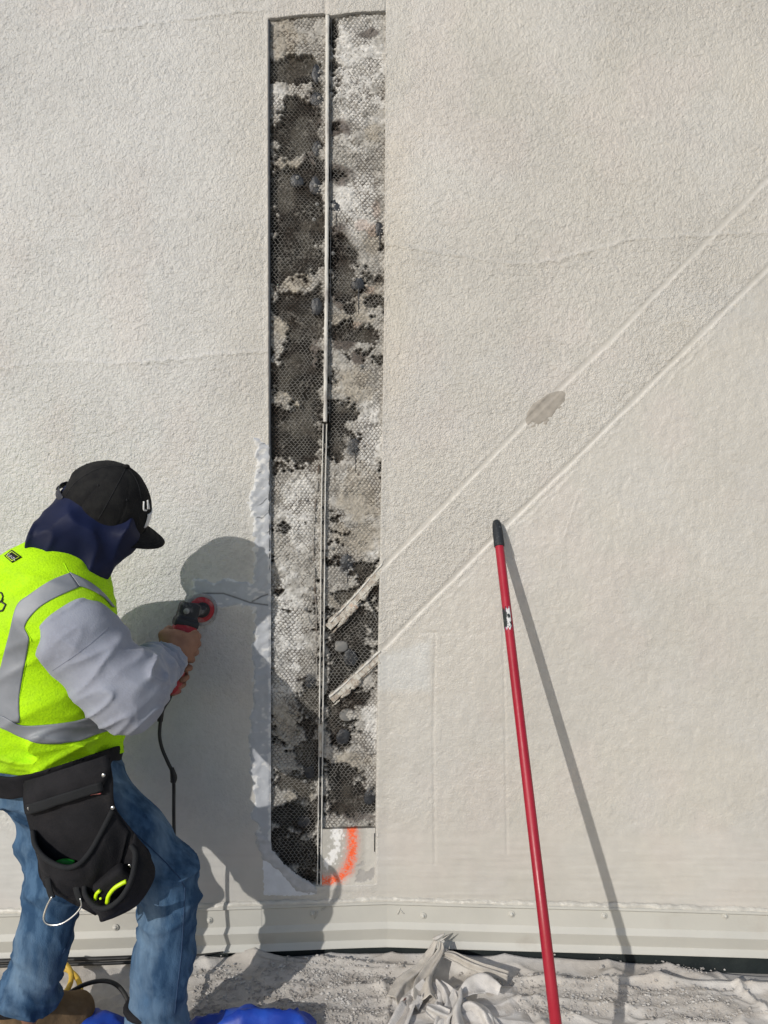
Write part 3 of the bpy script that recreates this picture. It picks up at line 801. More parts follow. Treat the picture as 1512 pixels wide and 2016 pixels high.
# ---------------------------------------------------------------- coats laid over the wall: grid pieces whose rims dip into the face
def overlay(name, bbox, step, mask_fn, hgt_fn, tint_fn, mat, n_fn=None, rise=.0026, edge=4.0, attrs=True, label=None):
    s0, z1 = wsz(bbox[0], bbox[1]); s1, z0 = wsz(bbox[2], bbox[3])
    s = np.arange(s0, s1, step); z = np.arange(z0, z1, step)
    S_, Z_ = np.meshgrid(s, z); px, py = proj(W(S_, Z_, 0))
    m = mask_fn(px, py)
    nn = wall_fields(S_, Z_)[0] if n_fn is None else n_fn(S_, Z_)
    nn = nn + np.clip(m / edge, -1.2, 1) * rise + hgt_fn(px, py, m)
    V = W(S_, Z_, nn).reshape(-1, 3); Fq = gridF(*S_.shape)
    ok = (m.reshape(-1)[Fq] > -1.0 * edge).all(1); Fq = Fq[ok]
    use = np.unique(Fq); re = np.full(len(V), -1); re[use] = np.arange(len(use))
    o = mk(name, V[use], re[Fq], mat, wall, attrs={'tint': tint_fn(px, py, m).reshape(-1, 3)[use]})
    if label: o['label'] = label
    return o
def band_mask(px, py):
    m = poly_sd(px, py, BAND)
    rag = (fbm2(px / 9, py / 9, 301, 3) - .5) * 13 + (fbm2(px / 30, py / 22, 305, 2) - .5) * 14
    left = sstep(530, 512, px)
    return m + rag * left
CRK = [[(400, 1168), (440, 1168), (470, 1178), (492, 1186), (527, 1191)], [(497, 1184), (515, 1174), (527, 1170)]]
def band_h(px, py, m):
    # trowel ripples: curved ridges climbing to the right
    ph = (py + .75 * (px - 500) + (fbm2(px / 22, py / 30, 311, 2) - .5) * 34)
    r = np.sin(ph / 4.6) ; h = .0014 * np.maximum(r, -.4) * (py < 1420) * sstep(486, 500, px) + .0016 * (fbm2(px / 9, py / 9, 315, 3) - .5) + .0012 * sstep(0, 4, m) * sstep(14, 6, m)
    h = h + .0009 * np.sin(ph / 6.3) * (py > 1420)
    for c in CRK: h = h - .002 * np.exp(-(seg_dist(px, py, c) / 1.6) ** 2)
    return h
def band_t(px, py, m):
    c = np.broadcast_to(np.array([.40, .415, .44]), (*px.shape, 3)).copy()
    w = sstep(.55, .72, fbm2(px / 14, py / 9, 321, 3) + .32 * sstep(8, 0, m) - .09)
    c = c + (np.array([.62, .615, .60]) - c) * (w * .8)[..., None]
    for k in CRK: c = c * (1 - .75 * np.exp(-(seg_dist(px, py, k) / 1.5) ** 2))[..., None]
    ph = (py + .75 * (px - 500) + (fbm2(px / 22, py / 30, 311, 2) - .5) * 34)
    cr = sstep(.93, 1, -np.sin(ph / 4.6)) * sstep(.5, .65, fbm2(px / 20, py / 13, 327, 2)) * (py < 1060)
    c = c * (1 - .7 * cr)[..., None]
    return c
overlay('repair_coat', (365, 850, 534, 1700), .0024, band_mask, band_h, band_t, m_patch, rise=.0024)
def spot_mask(px, py):
    low = sstep(-8, 14, (px - 1040) * .55 + (py - 800) * .8 - 22)
    return spot_sd(px, py) + (fbm2(px / 6, py / 6, 331, 3) - .5) * 16 * low
overlay('mortar_spot', (1025, 760, 1130, 845), .0022, spot_mask, lambda x, y, m: .0016 * (fbm2(x / 16, y / 9, 335, 3) - .5),
        lambda x, y, m: np.broadcast_to(np.array([.31, .285, .25]), (*x.shape, 3)) * (.9 + .25 * fbm2(x / 9, y / 7, 337, 2))[..., None], m_patch, rise=.0012, edge=3)

# lower left corner of the cut: grey coat sweeping down over a bare white scrim
SWEEP = [(505, 1640), (527, 1650), (535, 1672), (556, 1702), (585, 1722), (608, 1736), (622, 1747), (620, 1757), (585, 1752), (548, 1712), (520, 1690), (508, 1668)]
SCRIM = [(519, 1684), (530, 1690), (548, 1708), (575, 1737), (600, 1746), (622, 1752), (622, 1760), (600, 1762), (522, 1760)]
flat = lambda S_, Z_: np.full(S_.shape, .0015)
overlay('scrim_patch', (508, 1672, 632, 1772), .0022, lambda x, y, m=0: poly_sd(x, y, SCRIM) + (fbm2(x / 5, y / 5, 341, 2) - .5) * 4,
        lambda x, y, m: .001 * (fbm2(x / 14, y / 10, 343, 2) - .5), lambda x, y, m: np.broadcast_to(np.array([.60, .62, .66]), (*x.shape, 3)), m_patch, n_fn=lambda a, b: np.full(a.shape, .0022), rise=.001, edge=3)
overlay('repair_coat', (495, 1632, 632, 1768), .0022, lambda x, y, m=0: poly_sd(x, y, SWEEP) + (fbm2(x / 8, y / 8, 347, 2) - .5) * 7,
        lambda x, y, m: .002 * (fbm2(x / 10, y / 10, 349, 2) - .5), lambda x, y, m: np.broadcast_to(np.array([.40, .405, .42]), (*x.shape, 3)) * (.85 + .35 * fbm2(x / 10, y / 8, 351, 3))[..., None],
        m_patch, n_fn=lambda a, b: np.full(a.shape, .004), rise=.0025, edge=3)

# painted block left standing at the foot of the cut, with sprayed orange mark
PAN = [(634.5, 1633), (665, 1633), (700, 1636), (737, 1640), (738.5, 1745), (631.5, 1745)]
s0, z1 = wsz(634, 1632); s1, z0 = wsz(739, 1746)
s_ = np.arange(s0, s1 + .001, .0017); z_ = np.arange(z0, z1, .0017)
S_, Z_ = np.meshgrid(s_, z_); px, py = proj(W(S_, Z_, 0))
c = np.broadcast_to(np.array([.43, .415, .375]), (*px.shape, 3)).copy()
c = c + (np.array([.52, .50, .455]) - c) * np.maximum(sstep(1715, 1735, py), sstep(712, 725, px))[..., None]
d = seg_dist(px, py, [(664, 1634), (662, 1668), (655, 1690), (645, 1698)])
w = sstep(13, 3, d + (fbm2(px / 4, py / 5, 361, 3) - .5) * 30); c = c + (np.array([.78, .77, .75]) - c) * w[..., None]
d = seg_dist(px, py, [(692, 1630), (694, 1660), (691, 1690), (682, 1714), (668, 1728), (650, 1733), (634, 1734)])
sp = np.random.default_rng(3).random(px.shape)
w = np.clip(np.exp(-(np.clip(d - 2.8 * (1 + .5 * (px > 690)), 0, 99) / 6.5) ** 1.5) + (sp - .5) * .9 * np.exp(-((d - 8) / 9) ** 2), 0, 1) ** 1.1 * (1 - .45 * sstep(.52, .7, fbm2(px / 3, py / 3, 367, 2)))
c = c + (np.array([.90, .115, .022]) - c) * w[..., None]
gp = np.maximum(poly_sd(px, py, [(700, 1706), (715, 1692), (720, 1697), (712, 1706)]), poly_sd(px, py, [(705, 1712), (722, 1714), (738, 1708), (736, 1728), (712, 1738), (700, 1736)]))
w = sstep(-1, 2, gp + (fbm2(px / 5, py / 5, 365, 2) - .5) * 10); c = c + (np.array([.37, .355, .335]) - c) * w[..., None]
nn = .0012 + (fbm2(px / 9, py / 9, 371, 3) - .5) * .0018 - w * .0012
m = poly_sd(px, py, PAN)
Xp = W(S_, Z_, nn); Bp = W(S_, Z_, -.034)
V, Fs = sheet(Xp, .0005)
nV = len(V) // 2; V[nV:] = Bp.reshape(-1, 3)
o = mk('painted_block', V, [Fs[0], Fs[2][:, ::-1]], m_print, wall, attrs={'tint': np.vstack([c.reshape(-1, 3), c.reshape(-1, 3) * 0 + [.40, .36, .30]])})
o['label'] = 'grey block with a sprayed orange hook and a white smear'
mk('open_seam', *wall_box(wsz(736.5, 1640)[0], wsz(738.5, 1640)[0], wsz(737, 1676)[1], wsz(737, 1640)[1], -.01, .0028), m_tar, wall)

# ---------------------------------------------------------------- flashing along the foot of the wall
PROF = [(.0015, .186), (.0110, .184), (.0115, .1775), (.0045, .1715), (.0030, .118), (.0038, .1165), (.0130, .1015), (.0135, .1000), (.0020, .0605), (.0024, .0590), (.0125, .0430), (.0128, .0405), (.0110, .0400), (.0008, .058)]
SEAM = wsz(508, 1815)[0]
def flashing(s0, s1, dn, fast):
    k = max(int((min(s1, 2) - max(s0, -2)) / .04), 6)
    s = np.linspace(s0, s1, k)
    S2 = np.repeat(s[:, None], len(PROF), 1); pr = np.array(PROF)
    wav = (fbm2(s * 3, s * 0, 401, 2) - .5)[:, None] * .004
    N2 = pr[:, 0][None] + dn + wav * (pr[:, 1] < .12)[None]; Z2 = pr[:, 1][None] + (fbm2(s * 2, s * 0, 405, 2) - .5)[:, None] * .004 + dn * .4
    V, Fs = sheet(W(S2, Z2, N2), .0009)
    f = mk('base_flashing', V, Fs, m_flash, wall, smooth=False)
    for x, y in fast:
        a, z = wsz(x, y, .007); cpt = W(a, z, .0048 + dn); ax = W(a, z, 1.0) - W(a, z, 0.0)
        Vb, Fb = ball(cpt + ax * .002, (.0068, .0062, .0068), 8, 12)
        mk('fastener', *join([disk(cpt, ax, .0105, .0024, 16), (Vb, Fb)]), m_flash, f)
    return f
flashing(-7, SEAM + .012, .0009, [(227, 1826), (412, 1812)])
flashing(SEAM, .004, 0, [(615, 1800)])
flashing(.002, 7, .0012, [(833, 1803), (1007, 1800), (1189, 1803), (1428, 1803)])
# drips of old paint over the flashing
for (x, y, dx, dy) in ((625, 1792, -6, 12), (634, 1790, 8, -4), (783, 1797, 6, -10), (788, 1790, 9, 5), (378, 1808, 8, 5)):
    a, z = wsz(x, y); mk('paint_drip', *tube([W(a, z, .006), W(a + dx / 1400, z - dy / 900, .0072), W(a + dx / 700, z - dy / 500, .006)], [.003, .0022, .0015], 7, 6), m_flash, wall)
# ragged sealant where the stucco ends on the flashing
s = np.arange(-1.5, 1.5, .005); 
a = np.linspace(0, np.pi, 7)
rz = .0075 + .007 * fbm2(s * 30, s * 0, 411, 3); rn = .004 + .007 * fbm2(s * 22, s * 0 + 3, 415, 3)
zc = .186 + .006 * (fbm2(s * 5, s * 0, 419, 2) - .5)
Sx = np.repeat(s[:, None], 7, 1); j = (fbm2(Sx * 90, np.arange(7)[None] * 1.3 + Sx * 0, 421, 2) - .5) * .004
mk('sealant_bead', W(Sx, zc[:, None] + rz[:, None] * np.cos(a)[None] + j, .002 + rn[:, None] * np.sin(a)[None] + j).reshape(-1, 3), gridF(len(s), 7)[:, ::-1], m_wall, wall,
   attrs={'tint': np.broadcast_to(np.array([.50, .48, .43]), (len(s) * 7, 3)) * (.85 + .3 * fbm2(Sx * 40, Sx * 0, 423).reshape(-1, 1)), 'grain': np.full(len(s) * 7, .4)})
# foundation below it
sl_ = np.array([-7, -3, -1, 0, 1, 3, 7.0]); Sx = np.repeat(sl_[:, None], 2, 1); Zx = np.array([[-.05, .17]] * 7)
mk('foundation', W(Sx, Zx, np.full(Sx.shape, -.001)).reshape(-1, 3), gridF(7, 2), m_found, wall, smooth=False)

# ================================================================ THE WORKER
NECK = P(118, 1100, 1.95)
RS = P(150, 1252, 1.825); EL = P(250, 1364, 1.84); WR = P(326, 1302, 2.08)
RSV = P(116, 1216, 1.85)
fac = np.array([math.cos(R(28)), math.sin(R(28)), 0]); rgt = np.array([fac[1], -fac[0], 0])
LS = P(142, 1235, 2.08); LE = P(235, 1345, 2.21); LW = P(325, 1338, 2.235)
TOR = np.array([  # z, px of centre, depth, half width, half depth
    (.58, 95, 2.005, .140, .130), (.66, 95, 2.005, .155, .150), (.74, 96, 2.0, .165, .162), (.78, 96, 1.995, .178, .176), (.86, 95, 1.98, .178, .176), (.96, 94, 1.96, .178, .172),
    (1.08, 92, 1.955, .180, .172), (1.18, 90, 1.95, .184, .172), (1.25, 88, 1.95, .180, .168), (1.30, 90, 1.94, .150, .145), (1.335, 95, 1.915, .105, .108), (1.365, 100, 1.915, .075, .076), (1.385, 104, 1.92, .03, .03)])
TZ = np.linspace(.55, 1.40, 120)
def _tab(c):
    v = np.interp(TZ, TOR[:, 0], TOR[:, c]); k = np.ones(7) / 7
    return np.convolve(np.pad(v, 3, 'edge'), k, 'valid')
T_px, T_d, T_w, T_h = _tab(1), _tab(2), _tab(3), _tab(4)
def torso(p, grow=0.0):
    z = np.clip(p[:, 2], .55, 1.40)
    d = np.interp(z, TZ, T_d); cx = (np.interp(z, TZ, T_px) - 756) / F * d; cy = CAM[1] + d
    hw = np.interp(z, TZ, T_w) + grow; hd = np.interp(z, TZ, T_h) + grow
    dx, dy = p[:, 0] - cx, p[:, 1] - cy
    u = dx * rgt[0] + dy * rgt[1]; v = dx * fac[0] + dy * fac[1]
    q = np.sqrt((u / hw) ** 2 + (v / hd) ** 2)
    f = (q - 1) * np.minimum(hw, hd)
    out = np.maximum(p[:, 2] - 1.40, .55 - p[:, 2])
    return np.where(out > 0, np.hypot(np.maximum(f, 0), out) , f)

HEM = ([-200, -60, 0, 58, 125, 163, 208, 235, 400], [1500, 1512, 1522, 1531, 1511, 1500, 1500, 1484, 1470])
def sd_vest(p):
    f = torso(p)
    f = smin(f, rcone(p, NECK + np.array([-.01, 0, -.08]), RSV, .085, .103), .07)
    f = smin(f, rcone(p, NECK + np.array([-.01, 0, -.08]), LS, .085, .10), .07)
    z = p[:, 2]
    low = sstep(1.02, .84, z)
    f1 = folds(p, [[4, 4, 13], [7, -5, 2], [1, 4, 3]], 1); f2 = folds(p, [[-7, 2, 16], [4, 4, -3], [3, -6, 2]], 2)
    f3 = folds(p + .02 * f1[:, None], [[-3, 3, 24], [9, 9, -6], [6, -8, 5]], 31)
    f = f - .028 * low * (f1 ** 2 - .5) - .016 * low * (f2 ** 3 - .4) - .009 * low * (f3 ** 4 - .3) - .010 * (1 - low) * (f1 ** 2 - .5) - .006 * (f2 ** 3 - .3)
    px, py = proj(p)
    return np.maximum(f, (py - np.interp(px, *HEM)) / 750)

def sd_sleeve(p):
    f = rcone(p, RS, EL, .098, .090)
    f = smin(f, rcone(p, EL, EL * .45 + WR * .55, .086, .060), .045)
    f = smin(f, rcone(p, EL * .45 + WR * .55, WR, .060, .048), .03)
    ax = (WR - EL) / np.linalg.norm(WR - EL)
    t = (p - EL) @ ax
    rg_ = folds(p, [ax * 30 + np.array([0, 0, 3]), [5, 3, -4], [3, -5, 5]], 3)
    nearw = sstep(.02, .20, t)
    f = f - .024 * nearw * (rg_ ** 2 - .45)
    cr = folds(p, [[9, 3, -13], [5, 8, 3], [-3, 2, 4]], 4)
    el_ = np.exp(-((np.linalg.norm(p - EL - np.array([.03, 0, .05]), axis=1)) / .12) ** 2)
    c2_ = folds(p + .03 * cr[:, None], [[15, 4, -20], [6, 9, 4], [-5, 3, 7]], 34)
    f = f - .017 * el_ * (cr ** 2 - .5) - .012 * el_ * (c2_ ** 3 - .35) - .007 * (folds(p, [[6, 3, 9], [8, -4, -5], [2, 3, 3]], 5) ** 2 - .5) - .0055 * (c2_ ** 4 - .25)
    cut = (p - (WR + ax * .012)) @ ax
    hollow = rcone(p, WR - ax * .05, WR + ax * .2, .040, .040)
    return np.maximum(np.maximum(f, cut), -np.maximum(hollow, -(t - .27)))
def sd_lsleeve(p):
    f = smin(rcone(p, LS, LE, .092, .075), rcone(p, LE, LW, .072, .048), .04)
    ax = (LW - LE) / np.linalg.norm(LW - LE)
    f = f - .012 * (folds(p, [ax * 26, [5, 3, -4], [3, -5, 5]], 6) ** 2 - .5)
    return np.maximum(f, (p - LW) @ ax)

HC = P(206, 1000, 1.97)
hf = np.array([.80, .34, -.44]); hf /= np.linalg.norm(hf)
hr = np.cross(hf, [0.14, -0.42, 1.0]); hr /= np.linalg.norm(hr); hu = np.cross(hr, hf)
HFR = np.stack([hf, hr, hu])
def sd_gaiter(p):
    f = ellip(p, HC - hu * .012, (.102, .080, .100), HFR)
    f = smin(f, rcone(p, P(175, 1015, 1.965), P(120, 1070, 1.90), .084, .066), .05)
    f = smin(f, rcone(p, P(222, 1052, 1.955), P(184, 1128, 1.93), .058, .022), .05)
    f = smin(f, rcone(p, P(140, 1062, 1.92), P(176, 1122, 1.91), .070, .028), .05)
    f = smin(f, ellip(p, P(252, 1056, 1.985), (.030, .03, .033)), .03)
    fo = folds(p, [[7, 2, 7], [-9, 4, 9], [2, 6, 2]], 7); f2 = folds(p, [[13, 4, -4], [2, 3, 5], [2, 5, 2]], 8)
    w = sstep(1.50, 1.40, p[:, 2])
    f3 = folds(p + .03 * fo[:, None], [[18, 6, -7], [3, 5, 9], [4, 9, 3]], 32)
    f = f - .014 * w * (fo ** 2 - .5) - .014 * w * (f2 ** 3 - .35) - .007 * w * (f3 ** 4 - .25)
    return f

RH, RK, RA = P(140, 1545, 1.955), P(333, 1735, 1.935), P(312, 2012, 1.945)
LH, LK, LA_ = P(80, 1512, 2.05), P(122, 1735, 1.985), P(50, 1962, 1.96)
def legfold(p, a, b, sd):
    ax = (b - a) / np.linalg.norm(b - a)
    return folds(p, [ax * 17, [5, 2, 1], [1, -5, 2]], sd)
def sd_jeans(p):
    f = rcone(p, RH, RH * .4 + RK * .6, .108, .096)
    f = smin(f, rcone(p, RH * .4 + RK * .6, RK, .095, .078), .03)
    f = smin(f, rcone(p, RK, RK * .45 + RA * .55, .077, .071), .03)
    f = smin(f, rcone(p, RK * .45 + RA * .55, RA, .071, .067), .03)
    g_ = smin(rcone(p, LH, LK, .100, .077), rcone(p, LK, LA_, .074, .066), .03)
    f = smin(f, g_, .02)
    pc = (RH + LH) / 2
    f = smin(f, ellip(p, pc + np.array([.01, 0, .02]), (.150, .15, .13)), .05)
    f = smin(f, np.maximum(torso(p, -.018), np.maximum(p[:, 2] - .80, .70 - p[:, 2])), .03)
    # wrinkles: behind and around the knees, gathered above the turned-up cuffs
    rk = np.exp(-((p - RK) @ ((RA - RK) / np.linalg.norm(RA - RK)) / .13) ** 2); lk = np.exp(-((p - LK) @ ((LA_ - LK) / np.linalg.norm(LA_ - LK)) / .12) ** 2)
    left = (g_ < f + .03)
    fr = legfold(p, RK, RA, 9); fl = legfold(p, LK, LA_, 10); fd = folds(p, [[9, 3, 10], [4, -4, -2], [2, 5, 3]], 11)
    fe = folds(p + .02 * fd[:, None], [[17, 5, 21], [7, -9, -4], [5, 9, 6]], 35)
    f = f - .0085 * (fe ** 4 - .25) - np.where(left, .020 * lk * (fl ** 2 - .5), .021 * rk * (fr ** 2 - .5)) - .010 * (fd ** 2 - .5)
    zr = p[:, 2]
    la = np.linalg.norm((LK - LA_)); axl = (LA_ - LK) / la; t = (p - LK) @ axl
    f = f - np.where(left, .026 * sstep(la * .62, la * .95, t) * (folds(p, [axl * 26 + np.array([5, 0, 0]), [6, 4, 0], [2, 6, 4]], 12) ** 1.5 - .35), 0)
    axr = (RA - RK) / np.linalg.norm(RA - RK); tr = (p - RK) @ axr; lr = np.linalg.norm(RA - RK)
    roll = lambda t_, c, w: np.exp(-((t_ - c) / w) ** 2)
    f = f - np.where(left, .010 * roll(t, la * .97, .02), .010 * roll(tr, lr * .965, .022) + .008 * sstep(lr * .75, lr * .9, tr) * (fr ** 2 - .5))
    f = np.maximum(f, np.where(left, t - la - .012, np.where(p[:, 2] < RK[2], tr - lr - .05, -9)))
    return f

def boot_sdf(p, ank, toe_dir):
    heel = np.array([ank[0], ank[1], 0.0]); td = np.asarray(toe_dir, float); td /= np.linalg.norm(td)
    f = rcone(p, np.array([ank[0], ank[1], .15]), heel + np.array([0, 0, .06]), .058, .050)
    f = smin(f, rcone(p, heel + td * .0 + np.array([0, 0, .055]), heel + td * .155 + np.array([0, 0, .055]), .050, .048), .05)
    f = smin(f, rcone(p, heel + td * .06 + np.array([0, 0, .10]), heel + td * .14 + np.array([0, 0, .052]), .048, .046), .03)
    f = f - .004 * (folds(p, [td * 40, [3, 3, 30], [8, -8, 3]], 13) - .5)
    return np.maximum(f, np.maximum(-p[:, 2] - .006, p[:, 2] - .15))
def sole_sdf(p, ank, toe_dir):
    heel = np.array([ank[0], ank[1], 0.0]); td = np.asarray(toe_dir, float); td /= np.linalg.norm(td)
    f = rcone(p * [1, 1, 0], heel - td * .01, heel + td * .16, .053, .054)
    return np.maximum(f, np.abs(p[:, 2] - .005) - .016)

# hands: the right one closed round the grinder body, the left one holding its tail from behind
def hand_r(p):
    f = rcone(p, WR, P(352, 1270, 2.165), .030, .037)
    f = smin(f, rcone(p, P(340, 1262, 2.15), P(362, 1268, 2.155), .034, .030), .02)
    wr = P(338, 1292, 2.11)
    for (k, j, t_, r) in (((384, 1249, 2.175), (389, 1253, 2.215), (368, 1254, 2.245), .0125), ((385, 1264, 2.17), (389, 1268, 2.21), (368, 1270, 2.24), .0125),
                          ((381, 1280, 2.165), (385, 1284, 2.205), (364, 1286, 2.235), .012), ((374, 1295, 2.16), (378, 1299, 2.195), (358, 1300, 2.225), .0105)):
        k, j, t_ = P(*k), P(*j), P(*t_)
        f = smin(f, rcone(p, wr, k, .022, r + .0005), .009)
        g_ = np.minimum(rcone(p, k, j, r, r * .95), rcone(p, j, t_, r * .95, r * .8))
        f = smin(f, g_, .004)
    th = smin(rcone(p, P(336, 1280, 2.13), P(322, 1250, 2.15), .021, .015), rcone(p, P(322, 1250, 2.15), P(333, 1238, 2.20), .014, .0115), .006)
    return smin(f, th, .012)
def hand_l(p):
    f = rcone(p, LW, P(345, 1338, 2.262), .030, .032)
    for (k, t_, r) in (((366, 1312, 2.27), (366, 1318, 2.205), .0105), ((362, 1328, 2.265), (357, 1339, 2.198), .0105), ((356, 1342, 2.26), (350, 1354, 2.192), .0098), ((348, 1356, 2.255), (340, 1366, 2.19), .009)):
        k, t_ = P(*k), P(*t_)
        f = smin(f, rcone(p, P(340, 1338, 2.262), k, .02, r + .001), .015)
        m_ = (k + t_) / 2 + np.array([.012, 0, 0])
        f = smin(f, np.minimum(rcone(p, k, m_, r, r * .95), rcone(p, m_, t_, r * .95, r * .85)), .004)
    return smin(f, smin(rcone(p, P(338, 1345, 2.25), P(326, 1330, 2.21), .018, .013), rcone(p, P(326, 1330, 2.21), P(334, 1318, 2.18), .012, .010), .005), .01)
def sd_body(p):
    f = ellip(p, HC - hu * .005, (.092, .072, .10), HFR)
    f = smin(f, ellip(p, HC + hf * .045 - hu * .06, (.05, .055, .06), HFR), .04)           # jaw
    f = smin(f, rcone(p, HC + hf * .088 - hu * .025, HC + hf * .098 - hu * .045, .009, .013), .015)     # nose
    f = smin(f, rcone(p, HC - hu * .05 - hf * .03, NECK + [0, 0, -.03], .052, .058), .03)
    for sg in (1, -1):
        f = np.minimum(f, ellip(p, HC + hr * .073 * sg - hu * .02, (.014, .006, .026), HFR))
    f = smin(f, np.maximum(torso(p, -.03), .76 - p[:, 2]), .03)
    f = smin(f, rcone(p, NECK + [0, 0, -.1], RS, .06, .06), .04); f = smin(f, rcone(p, NECK + [0, 0, -.1], LS, .06, .055), .04)
    for a, b, c in ((RS, EL, WR), (LS, LE, LW)):
        f = smin(f, smin(rcone(p, a, b, .055, .044), rcone(p, b, c, .044, .030), .02), .02)
    for a, b, c in ((RH, RK, RA), (LH, LK, LA_)):
        f = smin(f, smin(rcone(p, a, b, .066, .052), rcone(p, b, c, .054, .042), .02), .03)
        f = smin(f, rcone(p, c, np.array([c[0], c[1], .05]), .042, .038), .02)
        f = smin(f, rcone(p, np.array([c[0], c[1], .045]), np.array([c[0], c[1], .035]) + .06 * (np.array([.8, .6, 0]) if c is LA_ else np.array([.5, -.86, 0])), .036, .03), .02)
    f = smin(f, hand_r(p), .01); f = smin(f, hand_l(p), .01)
    return f
V, Fq = sdf_mesh(sd_body, (-1.32, -.76, -.02), (-.46, -.05, 1.64), .0048)
person = tag(mk('person', V, Fq, m_skin), 'worker in a lime safety vest, grey sweatshirt and jeans grinding the wall', 'person')

V, Fq = sdf_mesh(sd_vest, (-1.30, -.72, .68), (-.62, -.08, 1.45), .006)
vest = mk('safety_vest', V, Fq, m_vest, person)
V, Fq = sdf_mesh(sd_sleeve, (-1.0, -.76, .82), (-.50, -.2, 1.36), .0048)
slv = mk('sweatshirt_sleeve', V, Fq, m_sleeve, person)
V, Fq = sdf_mesh(sd_lsleeve, (-1.2, -.42, .80), (-.50, -.03, 1.42), .007)
mk('sweatshirt_sleeve', V, Fq, m_sleeve, person)
V, Fq = sdf_mesh(sd_gaiter, (-1.08, -.64, 1.18), (-.58, -.22, 1.62), .0045)
mk('neck_gaiter', V, Fq, m_navy, person)
V, Fq = sdf_mesh(sd_jeans, (-1.28, -.74, .03), (-.42, -.12, .84), .0055)
jeans = mk('jeans', V, Fq, m_jean, person)
for ank, td in ((np.array([LA_[0] - .028, LA_[1] + .004]), (.80, .60, 0)), (np.array([RA[0] - .02, RA[1]]), (.5, -.86, 0))):
    tdv = np.array(td) / np.linalg.norm(td); c = np.array([ank[0], ank[1], .08]) + tdv * .08
    V, Fq = sdf_mesh(lambda p: boot_sdf(p, ank, td), c - [.2, .2, .1], c + [.2, .2, .12], .005)
    b = mk('boot', V, Fq, m_boot, person)
    V, Fq = sdf_mesh(lambda p: sole_sdf(p, ank, td), c - [.2, .2, .1], c + [.2, .2, .0], .006)
    mk('sole', V, Fq, m_rubber, b)
    top = np.array([ank[0], ank[1], .155]); a = np.linspace(0, 2 * np.pi, 20)
    mk('collar', *tube(np.stack([top[0] + .058 * np.cos(a), top[1] + .058 * np.sin(a), 0.150 + 0 * a], 1), .012, None, 8), m_black, b)
    lc = []
    for k in range(4):
        q = np.array([ank[0], ank[1], 0]) + tdv * (.055 + .022 * k); n2 = np.array([-tdv[1], tdv[0], 0]); hgt = .145 - .014 * k
        lc.append(tube([q - n2 * .03 + [0, 0, hgt - .012], q + [0, 0, hgt + .006], q + n2 * .03 + [0, 0, hgt - .012]], .0028, 8, 6))
    mk('laces', *join(lc), m_rubber, b)

# reflective tape, tag and print laid on the vest where the sight lines meet it
def on_surface(name, left, right, fn, mat, parent, off=.0022, nu=60, nv=10, dmin=1.55, thick=.0025):
    l = spline([(*a, 0) for a in left], nu)[:, :2]; r = spline([(*a, 0) for a in right], nu)[:, :2]
    v = np.linspace(0, 1, nv)[None, :, None]
    q = l[:, None] * (1 - v) + r[:, None] * v
    p3 = march(fn, q[..., 0], q[..., 1], dmin, off).reshape(nu, nv, 3)
    V, Fs = sheet(p3[:, ::-1], thick)
    return mk(name, V, Fs, mat, parent)
on_surface('reflective_stripe', [(137, 1127), (158, 1137), (181, 1150), (204, 1169), (226, 1196)], [(156, 1154), (170, 1158), (188, 1166), (206, 1178), (220, 1194)], sd_vest, m_strip, vest)
on_surface('reflective_stripe', [(138, 1127), (99, 1143), (58, 1170), (32, 1193), (17, 1250), (4, 1300), (-8, 1350), (-20, 1420)],
           [(158, 1154), (96, 1183), (66, 1206), (48, 1234), (56, 1260), (46, 1318), (37, 1376), (38, 1424)], sd_vest, m_strip, vest, nv=16)
on_surface('reflective_stripe', [(-60, 1400), (0, 1408), (39, 1427), (87, 1427), (145, 1420), (186, 1411), (224, 1424)],
           [(-60, 1425), (0, 1432), (40, 1450), (80, 1463), (150, 1460), (190, 1446), (222, 1436)], sd_vest, m_strip, vest, nv=12)
lab = on_surface('brand_tag', [(8, 1094), (23, 1107)], [(23, 1082), (42, 1096)], sd_vest, m_black, vest, off=.004, nu=8, nv=8)
on_surface('tag_border', [(11, 1094), (23, 1104.5)], [(23, 1084.5), (38.5, 1096)], sd_vest, m_neon, lab, off=.0048, nu=8, nv=8, thick=.0005)
on_surface('tag_ground', [(12.5, 1094), (23, 1102.8)], [(23, 1086.5), (36.5, 1096)], sd_vest, m_black, lab, off=.0055, nu=8, nv=8, thick=.0005)
pr = []
def ribbon_px(pts, w, fn, off, dmin=1.55):
    q = np.array(pts, float); m = max(int(np.linalg.norm(np.diff(q, axis=0), axis=1).sum() / 1.5), 4)
    L = np.concatenate([[0], np.cumsum(np.linalg.norm(np.diff(q, axis=0), axis=1))]); t = np.linspace(0, L[-1], m)
    q = np.stack([np.interp(t, L, q[:, 0]), np.interp(t, L, q[:, 1])], 1)
    return tube(march(fn, q[:, 0], q[:, 1], dmin, off), w, None, 5)
for k in range(6):
    o_ = np.array([15.5 + k * 2.7, 1091.5 + k * 1.75])
    pr.append(ribbon_px([o_ + [0.6, -1.6], o_ + [-.9, 2.2]], .0008, sd_vest, .0062))
    if k % 2 == 0: pr.append(ribbon_px([o_ + [0.6, -1.6], o_ + [2.0, -.6]], .0007, sd_vest, .0062))
    else: pr.append(ribbon_px([o_ + [-.9, 2.2], o_ + [.8, 3.0]], .0007, sd_vest, .0062))
mk('tag_lettering', *join(pr), m_white, lab)
mk('back_print', *join([ribbon_px(q, .0022, sd_vest, .0012) for q in ([(-4, 1166), (3, 1167), (6, 1175), (3, 1183), (-4, 1186)], [(0, 1183), (11, 1190), (5, 1202), (-4, 1204)])]), m_rubber, vest)
